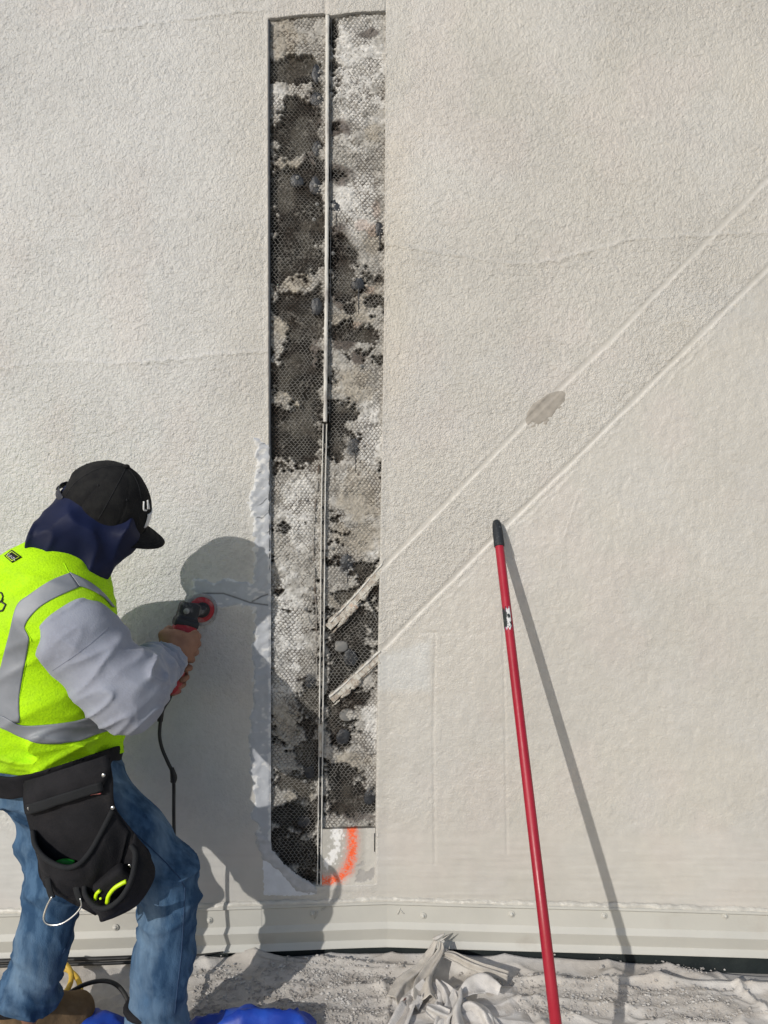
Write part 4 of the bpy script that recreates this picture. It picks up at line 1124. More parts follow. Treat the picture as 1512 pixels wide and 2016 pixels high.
# seams of the vest: armhole binding, shoulder seam
for q in ([(126, 1108), (134, 1124), (158, 1155)], [(48, 1234), (57, 1250), (62, 1262)], [(52, 1300), (44, 1345), (38, 1376)]):
    mk('seam', *ribbon_px(q, .0012, sd_vest, .0002), m_vest, vest)
mk('seam', *ribbon_px([(104, 1320), (140, 1296), (178, 1268), (214, 1236)], .0010, sd_sleeve, -.0002), M('sleeve_seam', (.21, .225, .28), rough=.95), slv)
for q in ([(252, 1628), (290, 1662), (330, 1702), (355, 1730), (364, 1748), (362, 1800), (357, 1880), (350, 1940), (344, 1995)], [(150, 1790), (140, 1840), (118, 1890)]):
    mk('seam', *ribbon_px(q, .0016, sd_jeans, .0004, 1.5), m_jseam, jeans)

# cap
CBASE = P(203, 1000, 1.97) + hu * .002
def sd_cap(p):
    q = (p - CBASE) @ HFR.T
    ang = np.arctan2(q[:, 1], q[:, 0]); seam = np.abs(((ang / (np.pi / 3)) % 1) - .5) * 2        # 1 on the seams
    hgt = np.clip(q[:, 2] / .13, 0, 1)
    g_ = .0016 * sstep(.93, 1.0, seam) * (1 - hgt ** 4) - .002 * (vn3(p * 28 + 5, 14) - .5)
    wob = (vn3(p * 11, 15) - .5) * .012
    o_ = ellip(p, CBASE, (.121, .093, .134), HFR) + g_ + wob
    i_ = ellip(p, CBASE, (.114, .086, .127), HFR) + wob
    f = np.maximum(o_, -i_)
    f = np.maximum(f, -q[:, 2] - .006 - .012 * (q[:, 0] / .12) ** 2)
    hole_ = np.linalg.norm((q - np.array([-.118, 0, .012])) / np.array([1.2, 1, 1.0]), axis=1) - .042
    return np.maximum(f, -hole_)
V, Fq = sdf_mesh(sd_cap, CBASE - .18, CBASE + .18, .0034)
cap = mk('cap', V, Fq, m_cap, person)
uu, vv = np.meshgrid(np.linspace(-1, 1, 31), np.linspace(0, 1, 12))
a = uu * 1.12
Xc = CBASE + hf * ((.112 * np.cos(a)) + vv * (.074 * np.cos(uu * 1.2) ** .6))[..., None] + hr * ((.092 * np.sin(a)) * (1 + .0 * vv))[..., None] + hu * (-.008 - .020 * uu ** 2 * (.4 + .6 * vv) - .010 * vv)[..., None]
mk('brim', *sheet(Xc, .0035), m_cap, cap)
def cap_pt(az, el_):
    d = hf * math.cos(az) * math.cos(el_) + hr * math.sin(az) * math.cos(el_) + hu * math.sin(el_)
    r = np.linspace(.16, .06, 220); f = sd_cap(CBASE + d * r[:, None]); k = np.argmax(f < .0002)
    return CBASE + d * r[k] if f[k] < .0002 else None
for k in range(6):
    ptsk = [q for q in (cap_pt((k + .5) * np.pi / 3, e_) for e_ in np.linspace(.1, 1.5, 18)) if q is not None]
    if len(ptsk) > 4: mk('panel_seam', *tube(ptsk, .0013, None, 5), m_edge, cap)
    q = cap_pt(k * np.pi / 3, .8)
    if q is not None: mk('eyelet', *ball(q, .0035, 6, 8), m_edge, cap)
for k_ in (.25, .45, .65, .85):
    rowi = int(k_ * 11)
    mk('brim_stitch', *tube(Xc[rowi, 2:-2] + hu * .0006, .0009, None, 5), m_edge, cap)
mk('button', *ball(CBASE + hu * .134, (.009, .009, .006), 8, 12), m_cap, cap)
a = np.linspace(math.pi - .62, math.pi + .62, 26)[:, None]; b = np.linspace(-.010, .010, 4)[None]
Xs = CBASE + hf * ((.122 * np.cos(a)) + 0 * b)[..., None] + hr * ((.094 * np.sin(a)) + 0 * b)[..., None] + hu * (-.006 + b + 0 * a)[..., None]
stp = mk('strap', *sheet(Xs, .002), M('dark_snap_strap', (.028, .03, .042), rough=.5), cap)
pts = [CBASE + hf * .1235 * math.cos(t) + hr * .0955 * math.sin(t) - hu * .006 for t in np.linspace(math.pi - .1, math.pi + .5, 7)]
mk('snap_hole', *join([ball(q, .0026, 6, 8) for q in pts]), m_rubber, stp)
def on_cap(ang, up): return CBASE + hf * .1235 * math.cos(ang) * math.sqrt(max(0, 1 - (up / .134) ** 2)) + hr * .0955 * math.sin(ang) * math.sqrt(max(0, 1 - (up / .134) ** 2)) + hu * up
mk('lettering', *join([tube([on_cap(t, u_) for t, u_ in q], .0022, 10, 6) for q in ([(.60, .085), (.60, .066), (.48, .064)], [(.40, .087), (.34, .066)], [(.40, .087), (.42, .066)])]), m_white, cap)
A_, U_ = np.meshgrid(np.linspace(-.34, .34, 20), np.linspace(.012, .052, 8))
Xl = np.array([[on_cap(A_[i, j], U_[i, j]) for j in range(20)] for i in range(8)])
mk('front_patch', *sheet(Xl[:, ::-1], .003), m_white, cap)

# ================================================================ TOOL POUCH ON HIS BELT
pouch = tag(empty('tool_pouch', P(160, 1790, 1.79)), 'black nylon tool pouch hanging from the worker\'s belt', 'tool pouch')
def belt_mid(px): return np.interp(px, [-80, 20, 60, 120, 225, 300], [1540, 1552, 1545, 1528, 1492, 1475])
def sd_belt(p):
    px, py = proj(p)
    f = np.abs(torso(p, .010)) - .006
    return np.maximum(f, np.abs(py - belt_mid(px)) / 740 - .030)
V, Fq = sdf_mesh(sd_belt, (-1.30, -.72, .60), (-.60, -.1, .84), .0058)
mk('belt', V, Fq, m_black, pouch)
# back panel, flap and the open pockets: stiff sheets following the hip
PO = .012
def panel(name, left, right, dl, dr, mat, thick, nu=24, nv=14, bulge=.0, seed=0, parent=pouch, crease=1.0):
    l = spline([(*a, 0) for a in left], nu); r = spline([(*a, 0) for a in right], nu)
    dl = np.interp(np.linspace(0, 1, nu), np.linspace(0, 1, len(dl)), dl) + PO; dr = np.interp(np.linspace(0, 1, nu), np.linspace(0, 1, len(dr)), dr) + PO
    v = np.linspace(0, 1, nv)[None, :]
    px = l[:, :1] * (1 - v) + r[:, :1] * v; py = l[:, 1:2] * (1 - v) + r[:, 1:2] * v
    d = dl[:, None] * (1 - v) + dr[:, None] * v - bulge * np.sin(np.pi * v)
    X = np.stack([(px - 756) / F * d, CAM[1] + d, CAM[2] - (py - 1008) / F * d], -1)
    w = (vn3(X.reshape(-1, 3) * 16 + seed, 16) - .5).reshape(nu, nv) * .012 + (vn3(X.reshape(-1, 3) * 40 + seed, 17) - .5).reshape(nu, nv) * .005
    X[..., 1] += w * crease
    return mk(name, *sheet(X[:, ::-1], thick), mat, parent)
panel('back_panel', [(50, 1540), (54, 1600), (66, 1650), (76, 1690), (92, 1740), (190, 1798)], [(216, 1492), (222, 1540), (228, 1590), (262, 1640), (298, 1690), (280, 1760)], [1.80, 1.79, 1.785, 1.785, 1.785, 1.785], [1.775, 1.77, 1.77, 1.772, 1.775, 1.78], m_black, -.006, bulge=.02)
panel('top_flap', [(52, 1538), (50, 1570), (54, 1600)], [(212, 1486), (216, 1515), (203, 1546)], [1.785, 1.775, 1.775], [1.765, 1.758, 1.76], m_black, -.006, bulge=.02, seed=4)
panel('binding', [(54, 1583), (55, 1603)], [(200, 1538), (204, 1556)], [1.769, 1.769], [1.752, 1.753], m_edge, -.005, nu=6, bulge=.02, seed=4)
def pocket(name, rim, out, drim, dout, bulge, seed):
    m = 44
    a = spline([(*q, 0) for q in rim], m)[:, :2]; b = spline([(*q, 0) for q in out], m)[:, :2]
    tt = np.linspace(0, 1, m)
    da_ = np.interp(tt, np.linspace(0, 1, len(drim)), drim) + PO; db = np.interp(tt, np.linspace(0, 1, len(dout)), dout) + PO
    v = np.linspace(0, 1, 16)[None]
    px = a[:, :1] * (1 - v) + b[:, :1] * v; py = a[:, 1:] * (1 - v) + b[:, 1:] * v
    d = da_[:, None] * (1 - v) + db[:, None] * v - bulge * np.sin(np.pi * np.minimum(v * 1.1, 1)) * np.sin(np.pi * tt)[:, None] ** .5
    X = np.stack([(px - 756) / F * d, CAM[1] + d, CAM[2] - (py - 1008) / F * d], -1)
    fl = X.reshape(-1, 3)
    X[..., 1] += ((vn3(fl * 22 + seed, 18) - .5) * .014 + (vn3(fl * 55 + seed, 19) - .5) * .006).reshape(m, 16) * np.minimum(v * 4, 1)
    o = mk(name, *sheet(X[:, ::-1], -.005), m_black, pouch)
    mk('rim_binding', *tube(X[:, 0] + [0, -.003, 0], .0062, None, 8), m_edge, o)
    return o
pocket('main_pocket', [(66, 1636), (71, 1664), (92, 1690), (126, 1706), (154, 1701), (178, 1676), (203, 1632), (222, 1594)], [(68, 1664), (80, 1715), (94, 1748), (124, 1768), (160, 1776), (196, 1762), (232, 1716), (252, 1640)],
       [1.775, 1.74, 1.715, 1.70, 1.70, 1.715, 1.735, 1.757], [1.775, 1.77, 1.765, 1.76, 1.755, 1.75, 1.752, 1.76], .012, 3)
pocket('small_pocket', [(167, 1737), (170, 1762), (191, 1785), (217, 1784), (244, 1760), (261, 1724), (267, 1682), (259, 1664)], [(163, 1752), (167, 1776), (190, 1804), (206, 1815), (272, 1780), (306, 1722), (296, 1684), (266, 1640)],
       [1.735, 1.715, 1.70, 1.69, 1.69, 1.70, 1.725, 1.745], [1.745, 1.74, 1.735, 1.735, 1.745, 1.76, 1.77, 1.765], .010, 8)
rv = [disk(P(x, y, d + PO - .002), (0, -1, .1), .0045, .003, 12) for x, y, d in ((58, 1591, 1.762), (204, 1526, 1.742), (222, 1590, 1.75))]
for q in rv: mk('rivet', *q, m_steel, pouch)
panel('care_tag', [(88, 1653), (88, 1672)], [(106, 1651), (110, 1668)], [1.774, 1.774], [1.768, 1.768], m_wtag, -.001, nu=6, nv=6, bulge=0, crease=.3)
for a_, b_ in (((94, 1728, 1.735), (103, 1768, 1.722)), ((148, 1738, 1.73), (160, 1776, 1.72))):
    a_, b_ = P(a_[0], a_[1], a_[2] + PO), P(b_[0], b_[1], b_[2] + PO)
    mk('loop_strap', *tube([a_, (a_ + b_) / 2 + [0, -.004, 0], b_], .008, 10, 8, flat=((0, 1, 0), .4)), m_edge, pouch)
mk('hammer_loop', *tube([P(x, y, d + PO) for x, y, d in ((103, 1764, 1.72), (92, 1785, 1.716), (86, 1808, 1.71), (96, 1820, 1.708), (120, 1819, 1.708), (145, 1803, 1.71), (160, 1784, 1.714), (158, 1768, 1.716))], .0024, 40, 8), m_steel, pouch)
panel('stitching', [(176, 1565), (176, 1567)], [(198, 1562), (198, 1564)], [1.75, 1.75], [1.747, 1.747], m_redpl, -.001, nu=4, nv=8, bulge=.0)

tape = tag(empty('tape_measure', P(225, 1752, 1.77)), 'black tape measure with neon yellow trim in the smaller pouch pocket', 'tape measure')
tfr = np.array([[.80, 0, .60], [.2, -.94, -.27], [.56, .33, -.75]]); tfr /= np.linalg.norm(tfr, axis=1)[:, None]
tcn = P(222, 1735, 1.74 + PO)
V, Fq = sdf_mesh(lambda p: rbox(p, tcn, (.044, .018, .026), .014, tfr), tcn - .08, tcn + .08, .0035)
mk('case', V, Fq, m_black, tape)
Q = lambda x, y, d: P(x, y, d + PO)
mk('trim', *tube([Q(211, 1778, 1.716), Q(214, 1764, 1.714), Q(224, 1750, 1.712), Q(237, 1741, 1.713), Q(249, 1735, 1.716)], .0052, 20, 8), m_neon, tape)
mk('trim', *tube([Q(187, 1772, 1.72), Q(190, 1760, 1.718), Q(197, 1753, 1.716)], .0042, 8, 8), m_neon, tape)
mk('lock_button', *ball(Q(198, 1769, 1.713), .0032, 6, 8), m_neon, tape)
mk('hook', *tube([Q(252, 1704, 1.73), Q(256, 1702, 1.73), Q(257, 1708, 1.73)], .002, 5, 6), m_steel, tape)
tag(mk('green_tool', *tube([Q(108, 1703, 1.755), Q(126, 1698, 1.75), Q(146, 1701, 1.755)], .009, 10, 10), m_green), 'small green tool lying in the bottom of the larger pouch pocket', 'tool')

# ================================================================ ANGLE GRINDER
grd = tag(empty('angle_grinder', P(350, 1270, 2.23)), 'dusty red and dark grey angle grinder held against the wall', 'grinder')
G = P(370, 1205, 2.295); Tl = P(340, 1352, 2.20)
gax = (Tl - G) / np.linalg.norm(Tl - G)
da = np.array([.40, -.915, .05]); da /= np.linalg.norm(da)                     # disc axis, from the wall towards the machine, turned to the right
DCx = 399
Dw = W(*wsz(DCx, 1198), 0.0)
DC = Dw + np.array([math.sin(TL), -math.cos(TL), 0]) * .026
sx = np.cross(da, gax); sx /= np.linalg.norm(sx); ay = np.cross(sx, da)
gfr = np.stack([sx, da, ay])
def sd_head(p):
    a = rbox(p, G + gax * .005, (.031, .026, .034), .010, gfr)
    b_ = rbox(p, G + gax * .036, (.037, .030, .012), .006, gfr)
    return smin(smin(a, b_, .012), rcone(p, G, DC + da * .012, .024, .020), .01)
V, Fq = sdf_mesh(sd_head, G - .10, G + .10, .0032)
hd_ = mk('gear_head', V, Fq, m_dkplas, grd)
mk('lock_knob', *disk(G - gax * .004 + np.array([.0, -.033, .004]) + sx * .004, (0.1, -1, .1), .009, .006, 14), m_disc, hd_)
V, Fq = sdf_mesh(lambda p: smin(smin(rbox(p, G + gax * .060, (.036, .030, .018), .012, gfr), rcone(p, G + gax * .07, G + gax * .15, .031, .028), .012), rcone(p, G + gax * .15, Tl, .028, .026), .01), (G + Tl) / 2 - .19, (G + Tl) / 2 + .19, .004)
mb = mk('motor_body', V, Fq, m_redpl, grd)
for k in (-1, 1):
    mk('vent_slot', *tube([G + gax * .058 + sx * (.022 + .008 * k) + np.array([0, -.033, 0]), G + gax * .058 + sx * (.026 + .008 * k) + np.array([0, -.033, 0])], .003, None, 6), m_rubber, mb)
mk('grinding_disc', *disk(DC - da * .006, da, .051, .007, 36), m_disc, grd)
mk('backing_pad', *disk(DC + da * .001, da, .040, .011, 32, .3), m_redpl, grd)
mk('spindle_guard', *disk(DC + da * .010, da, .024, .016, 24, .3), m_rubber, grd)
crd = [Tl, P(334, 1375, 2.19), P(320, 1400, 2.168), P(314, 1440, 2.16), P(318, 1470, 2.16), P(330, 1500, 2.16), P(339, 1520, 2.165), P(342, 1545, 2.17), P(342, 1600, 2.175), P(343, 1660, 2.18), P(346, 1740, 2.19), P(356, 1830, 2.2), P(366, 1910, 2.21), P(363, 1950, 2.16), P(350, 1975, 2.11)]
mk('power_cord', *tube(crd, .0052, 90, 8), m_rubber, grd)
mk('strain_relief', *tube([P(318, 1394, 2.162), P(315, 1420, 2.16)], .0085, 4, 10), m_rubber, grd)
mk('plug_joint', *tube([P(338, 1512, 2.163), P(342, 1530, 2.167), P(341, 1540, 2.168)], [.006, .0105, .0085], 8, 10), m_rubber, grd)

# ================================================================ RED POLE LEANING ON THE WALL
PT = P(977, 1024, 2.4 - .040); PB = np.array([.405, -.845, .0])
PT[1] = wy(PT[0]) - .022
pole = tag(empty('extension_pole', PB), 'red extension pole with dark grip leaning on the wall at right', 'pole')
pd = (PB - PT) / np.linalg.norm(PB - PT)
G1 = PT + pd * .094
def lathe(a, dirv, prof, sides=24):
    u = np.cross(dirv, [0, 1.0, 0]); u /= np.linalg.norm(u); v = np.cross(dirv, u); an = np.linspace(0, 2 * np.pi, sides, endpoint=False)
    V = np.concatenate([a + dirv * t + r * (np.cos(an)[:, None] * u + np.sin(an)[:, None] * v) for t, r in prof])
    return V, gridF(len(prof), sides, True)[:, ::-1]
Lp = np.linalg.norm(PB - PT)
mk('shaft', *lathe(PT, pd, [(.06, .0138), (.5, .0138), (1.0, .0138), (Lp - .03, .0138), (Lp - .03, .0001)]), m_red, pole)
mk('grip', *lathe(PT, pd, [(0, .0003), (.001, .006), (.005, .0108), (.014, .0138), (.04, .0158), (.092, .0166), (.095, .0160), (.096, .0139)]), m_grip, pole)
u = np.cross(pd, [0, 1.0, 0]); u /= np.linalg.norm(u)
mk('hang_hole', *ball(PT + pd * .017 + u * -.007 + np.array([.0, -.0125, 0]), (.0035, .004, .008), 8, 10), m_tar, pole)
mk('tip_socket', *lathe(PB, -pd, [(0, .0001), (0, .016), (.045, .016), (.05, .0139)]), m_rubber, pole)
t0 = (1205 - 1024) / 607 * 1.155; an = np.linspace(-.2, 2.1, 14)
v = np.cross(pd, u)
tt = np.linspace(.305, .370, 16)
Xs = np.array([[PT + pd * (t_ + .006 * math.sin(9 * a_) * (1 if (t_ < .31 or t_ > .365) else 0)) + .0142 * (math.cos(a_) * u * -1 + math.sin(a_) * (-v if v[1] > 0 else v)) for a_ in an] for t_ in tt])
mk('torn_sticker', *sheet(Xs, .0003), m_stick, pole)

# ================================================================ DROP CLOTHS, DEBRIS, CORDS
def RG(pts, h=0.0): return [ground(*p, h) for p in pts]
RIDGES = [([(470, 1880), (600, 1891), (700, 1895), (850, 1897)], .018, .020), ([(500, 1897), (640, 1906), (760, 1908), (850, 1905)], .009, .010), ([(872, 1878), (905, 1893), (960, 1912), (1100, 1926), (1300, 1922), (1540, 1926)], .017, .024),
          ([(1090, 1893), (1300, 1893), (1400, 1912)], .02, .010), ([(1230, 1948), (1400, 1950), (1480, 1936), (1540, 1938)], .006, .008), ([(1000, 1968), (1090, 1958), (1250, 1978), (1420, 1970)], .022, .013),
          ([(1455, 1930), (1490, 1962), (1540, 2000)], .014, .020), ([(1180, 2020), (1300, 1998), (1430, 2008)], .02, .010), ([(745, 1922), (768, 1960), (755, 2030)], .02, .014),
          ([(560, 1938), (660, 1944), (742, 1942)], .018, .008), ([(560, 1992), (650, 1990), (760, 1986)], .018, .009), ([(900, 1935), (1010, 1955), (1060, 1990), (1080, 2030)], .022, .012), ([(0, 1905), (150, 1902), (300, 1904), (420, 1898)], .02, .008),
          ([(950, 2005), (1100, 2010), (1180, 2040)], .02, .012), ([(1100, 1990), (1200, 2000), (1260, 2030)], .02, .008)]
RIDGES = [(RG(p, h * .8 + .01), w, h) for p, w, h in RIDGES]
WALLH = ([-100, 300, 600, 770, 900, 1000, 1100, 1200, 1300, 1400, 1500, 1600], [.042, .040, .030, .026, .030, .030, .026, .016, .004, -.004, -.012, -.014])
def cloth_h(x, y):
    px = 756 + F * x / (y - CAM[1]); nw = np.maximum(wy(x) - y, 0)
    z = -.004 + np.interp(px, *WALLH) * np.exp(-nw / .075) + .010 * (fbm2(x * 5, y * 9, 501, 2) - .5)
    wx, wy2 = x + .05 * (fbm2(x * 6, y * 6, 503, 2) - .5), y + .05 * (fbm2(x * 6, y * 6, 507, 2) - .5)
    r1 = 1 - np.abs(2 * vn2(wx * 3.5, wy2 * 10, 505) - 1); r2 = 1 - np.abs(2 * vn2(wx * 7 + wy2 * 8, wy2 * 12 - wx * 5, 509) - 1)
    z = z + .011 * r1 ** 4 + .007 * r2 ** 6
    for p, w, h in RIDGES:
        q, t = seg_dist(x, y, p, True)
        w2 = w * (.7 + .6 * vn2(t * 14, t * 0, 511)); z = z + h * (.6 + .8 * vn2(t * 9, t * 0, 515)) * np.maximum(1 - np.abs(q / w2) / 1.5, 0) ** 1.6
    return z
gx = np.concatenate([np.linspace(-3.2, -1.55, 20), np.arange(-1.54, 1.72, .0055), np.linspace(1.73, 3.2, 20)])
gyy = np.concatenate([np.linspace(-1.15, -.62, 24), np.arange(-.61, .001, .005)])
Xg, Ng = np.meshgrid(gx, gyy)
Yg = wy(Xg) + Ng - .012
Zg = cloth_h(Xg, Yg)
gpx, gpy = proj(np.stack([Xg, Yg, Zg * 0], -1))
DIRT = [(640, 1922, 150, 16), (640, 1962, 150, 26), (620, 2005, 160, 20), (740, 1932, 50, 16), (1160, 1952, 130, 15), (1120, 1990, 120, 16), (950, 1925, 34, 12), (1330, 1975, 110, 22), (1380, 2005, 90, 16), (1080, 1935, 130, 9), (400, 1985, 50, 26), (250, 1980, 90, 30), (1000, 1945, 40, 14), (1330, 1912, 60, 8), (180, 1935, 120, 18), (430, 1945, 90, 26)]
def dirt(px, py):
    w = np.zeros(np.shape(px))
    for x, y, a, b in DIRT: w = np.maximum(w, sstep(1.35, .6, np.sqrt(((px - x) / a) ** 2 + ((py - y) / b) ** 2) + (fbm2(px / 22, py / 9, 521, 3) - .5) * 1.1))
    return w
w = dirt(gpx, gpy)
cl = np.array([.54, .515, .48]) + (np.array([.47, .435, .39]) - np.array([.54, .515, .48])) * sstep(.4, .7, fbm2(gpx / 70, gpy / 22, 525, 3))[..., None]
cl = cl + (np.array([.43, .402, .366]) - cl) * (w * .7)[..., None]
Zg = Zg + w * (.003 + .004 * (fbm2(Xg / .012, Yg / .012, 531, 2) - .4))
clo = tag(mk('drop_cloth', *sheet(np.stack([Xg, Yg, Zg], -1), .003), m_cloth, attrs={'tint': np.vstack([cl.reshape(-1, 3)] * 2)}), 'dusty canvas drop cloth spread in folds along the foot of the wall', 'drop cloth')

# bunched cloth: deep folds
CR = [([(838, 1922), (808, 1962), (785, 2025)], .034, .052), ([(838, 1922), (862, 1950), (872, 1985)], .024, .055), ([(852, 1932), (885, 1958), (893, 1985), (868, 2010)], .016, .052), ([(905, 1962), (897, 1990), (905, 2025)], .024, .058),
      ([(905, 1992), (935, 1984), (962, 2000), (980, 2040)], .020, .050), ([(885, 1962), (915, 1938), (955, 1932)], .026, .030), ([(800, 2000), (850, 1990), (868, 2000)], .014, .040), ([(790, 2022), (850, 2018), (905, 2026)], .02, .040), ([(955, 1935), (985, 1950), (1000, 1985)], .026, .018), ([(930, 2015), (980, 2012), (1030, 2030)], .02, .024)]
CR = [(RG(p, h * .55), w, h) for p, w, h in CR]
x0, y0 = ground(885, 1990)
xa = np.arange(x0 - .20, x0 + .24, .0028); ya = np.arange(y0 - .22, y0 + .135, .0028)
Xc, Yc = np.meshgrid(xa, ya)
xw = Xc + (fbm2(Xc * 9, Yc * 9, 541, 2) - .5) * .03; yw = Yc + (fbm2(Xc * 9, Yc * 9, 545, 2) - .5) * .03
hz = np.full(Xc.shape, .012)
for p, w_, h in CR:
    q = seg_dist(xw, yw, p)
    pr_ = np.clip(1 - q / (w_ * 1.3), 0, 1) ** .85
    hz = np.maximum(hz, h * .62 * pr_)
hz = hz + .004 * (fbm2(Xc * 18, Yc * 18, 551, 2) - .5)
k = np.ones(3) / 3
for _ in range(3):
    hz[1:-1] = (hz[:-2] + hz[1:-1] + hz[2:]) / 3; hz[:, 1:-1] = (hz[:, :-2] + hz[:, 1:-1] + hz[:, 2:]) / 3
rim = np.minimum(np.minimum(Xc - xa[0], xa[-1] - Xc), np.minimum(Yc - ya[0], ya[-1] - Yc)) + (fbm2(Xc * 20, Yc * 20, 555, 2) - .5) * .05
zc = cloth_h(Xc, Yc) * .6 + hz * sstep(-.01, .07, rim) - .012 * sstep(.03, -.02, rim)
cc_ = np.array([.56, .54, .515]) + (np.array([.44, .41, .375]) - np.array([.56, .54, .515])) * sstep(.45, .7, fbm2(Xc * 22, Yc * 30, 561, 3))[..., None]
dsp = ground(797, 1965, .03); cc_ = cc_ + (np.array([.10, .05, .045]) - cc_) * sstep(.006, .004, np.hypot(Xc - dsp[0], Yc - dsp[1]))[..., None]
bun = mk('bunched_cloth', *sheet(np.stack([Xc, Yc, zc], -1), .003), m_cloth, attrs={'tint': np.vstack([cc_.reshape(-1, 3)] * 2)})
tag(bun, 'pale canvas cloth bunched into deep folds with an end up the flashing', 'drop cloth')
def drape(pts, width, side, amp, waves, seed, m=46, k=22):
    c = spline([P(*p) for p in pts], m); w = np.interp(np.linspace(0, 1, m), np.linspace(0, 1, len(width)), width)
    sd_ = np.asarray(side, float); sd_ /= np.linalg.norm(sd_)
    tg = np.gradient(c, axis=0); tg /= np.linalg.norm(tg, axis=1)[:, None]
    sv = sd_ - tg * (tg @ sd_)[:, None]; sv /= np.linalg.norm(sv, axis=1)[:, None]; nv_ = np.cross(tg, sv)
    nv_ *= np.sign(-nv_[:, 1:2] + 1e-9)
    v = np.linspace(-1, 1, k)[None]; u = np.linspace(0, 1, m)[:, None]
    ph = waves * v * np.pi + 2.2 * u + seed
    lift = amp * np.sin(ph) * (.4 + .6 * (w / w.max())[:, None]) + amp * .8 * (1 - v ** 2)
    X = c[:, None] + sv[:, None] * (w[:, None] * (v + .12 * np.cos(ph)))[..., None] + nv_[:, None] * lift[..., None]
    X = X + ((vn3(X.reshape(-1, 3) * 45 + seed, 22) - .5).reshape(m, k) * .006)[..., None] * nv_[:, None]
    return sheet(X, .0025)
for q in (([(858, 1852, 2.322), (846, 1882, 2.295), (824, 1914, 2.25), (796, 1942, 2.20), (780, 1975, 2.15)], [.007, .015, .020, .030, .034], (1, .2, -.5), .008, 1.3, 1),
          ([(868, 1856, 2.322), (866, 1876, 2.30), (846, 1910, 2.25), (834, 1940, 2.19), (838, 1968, 2.14)], [.005, .010, .017, .026, .034], (1, .1, .1), .009, 1.2, 4),
          ([(866, 1880, 2.305), (890, 1882, 2.30), (930, 1900, 2.27), (1000, 1922, 2.235)], [.006, .014, .014, .012], (.3, .8, .5), .006, 1.6, 7),
          ([(862, 1935, 2.21), (882, 1958, 2.16), (888, 1985, 2.11), (872, 2010, 2.07), (868, 2040, 2.03)], [.012, .020, .022, .022, .025], (1, .3, .2), .010, 1.3, 9),
          ([(902, 1952, 2.16), (898, 1975, 2.12), (892, 2000, 2.08), (900, 2040, 2.02)], [.012, .022, .026, .03], (1, .1, .3), .014, .9, 11),
          ([(900, 1995, 2.10), (925, 1982, 2.11), (948, 1992, 2.09), (964, 2015, 2.06), (985, 2050, 2.01)], [.012, .018, .018, .020, .022], (.4, .8, .6), .010, 1.0, 13),
          ([(838, 1938, 2.20), (818, 1962, 2.16), (800, 1990, 2.11), (782, 2030, 2.05)], [.014, .024, .028, .03], (1, .5, .3), .012, 1.2, 15),
          ([(905, 1965, 2.16), (930, 1945, 2.18), (955, 1936, 2.19), (985, 1950, 2.165)], [.014, .026, .028, .012], (.2, .9, .3), .008, .8, 17),
          ([(840, 1985, 2.09), (862, 1995, 2.08), (885, 2000, 2.08)], [.012, .020, .014], (.1, .6, .8), .008, 1.4, 19)):
    V, Fs = drape(*q)
    mk('twisted_end', V, Fs, m_cloth, bun, attrs={'tint': (np.array([.46, .43, .385]) if q[0][0][1] < 1890 else np.array([.55, .53, .505])) * (.8 + .35 * vn3(V * 50, 23))[:, None]})
mk('frayed_tip', *join([tube([P(853, 1850, 2.325), P(862, 1846, 2.326), P(876, 1838, 2.33)], [.006, .006, .0015], 10, 6), tube([P(866, 1853, 2.325), P(887, 1839, 2.33)], [.003, .0008], 6, 5)]), m_chip, bun)

# rubble: fine stuff as one mass, larger chips one by one
g = np.random.default_rng(77)
def chip_mesh(seed):
    r = np.random.default_rng(seed)
    v = np.array([[1, 0, 0], [-1, 0, 0], [0, 1, 0], [0, -1, 0], [0, 0, 1], [0, 0, -1], [.6, .6, .3], [-.6, .5, -.3]], float)
    v = v * (.65 + .6 * r.random((8, 1))) + r.normal(0, .12, (8, 3)); v[:, 2] *= .55
    f = np.array([[0, 6, 4], [6, 2, 4], [2, 1, 4], [1, 3, 4], [3, 0, 4], [0, 2, 6], [2, 0, 5], [1, 2, 7], [2, 5, 7], [5, 1, 7], [3, 1, 5], [0, 3, 5]])
    return v, f
Vs, Fs_, o_ = [], [], 0
cnt = 0
cand = np.stack([g.uniform(380, 1512, 60000), g.uniform(1895, 2025, 60000)], 1)
pw = dirt(cand[:, 0], cand[:, 1])
cand = cand[g.random(60000) < pw * .9 + .012]
dx_, dy_ = ground(cand[:, 0], cand[:, 1]); hh = cloth_h(dx_, dy_)
base = [chip_mesh(i) for i in range(12)]
for i in range(min(len(cand), 5200)):
    v, f = base[i % 12]
    s_ = .0016 + .0055 * g.random() ** 3.2
    a_ = g.uniform(0, 6.28); ca, sa = math.cos(a_), math.sin(a_)
    v = v * s_; v = np.stack([v[:, 0] * ca - v[:, 1] * sa, v[:, 0] * sa + v[:, 1] * ca, v[:, 2]], 1)
    Vs.append(v + [dx_[i], dy_[i], hh[i] + .004 + s_ * .2]); Fs_.append(f + o_); o_ += 8
tag(mk('rubble', np.vstack(Vs), np.vstack(Fs_), m_chip, smooth=False), 'scattered grit and small stucco crumbs on the drop cloth', kind='stuff')
cm = []
for i in range(8):
    v, f = chip_mesh(100 + i)
    cm.append(mesh_data('stucco_chip', v, f, m_chip, smooth=False))
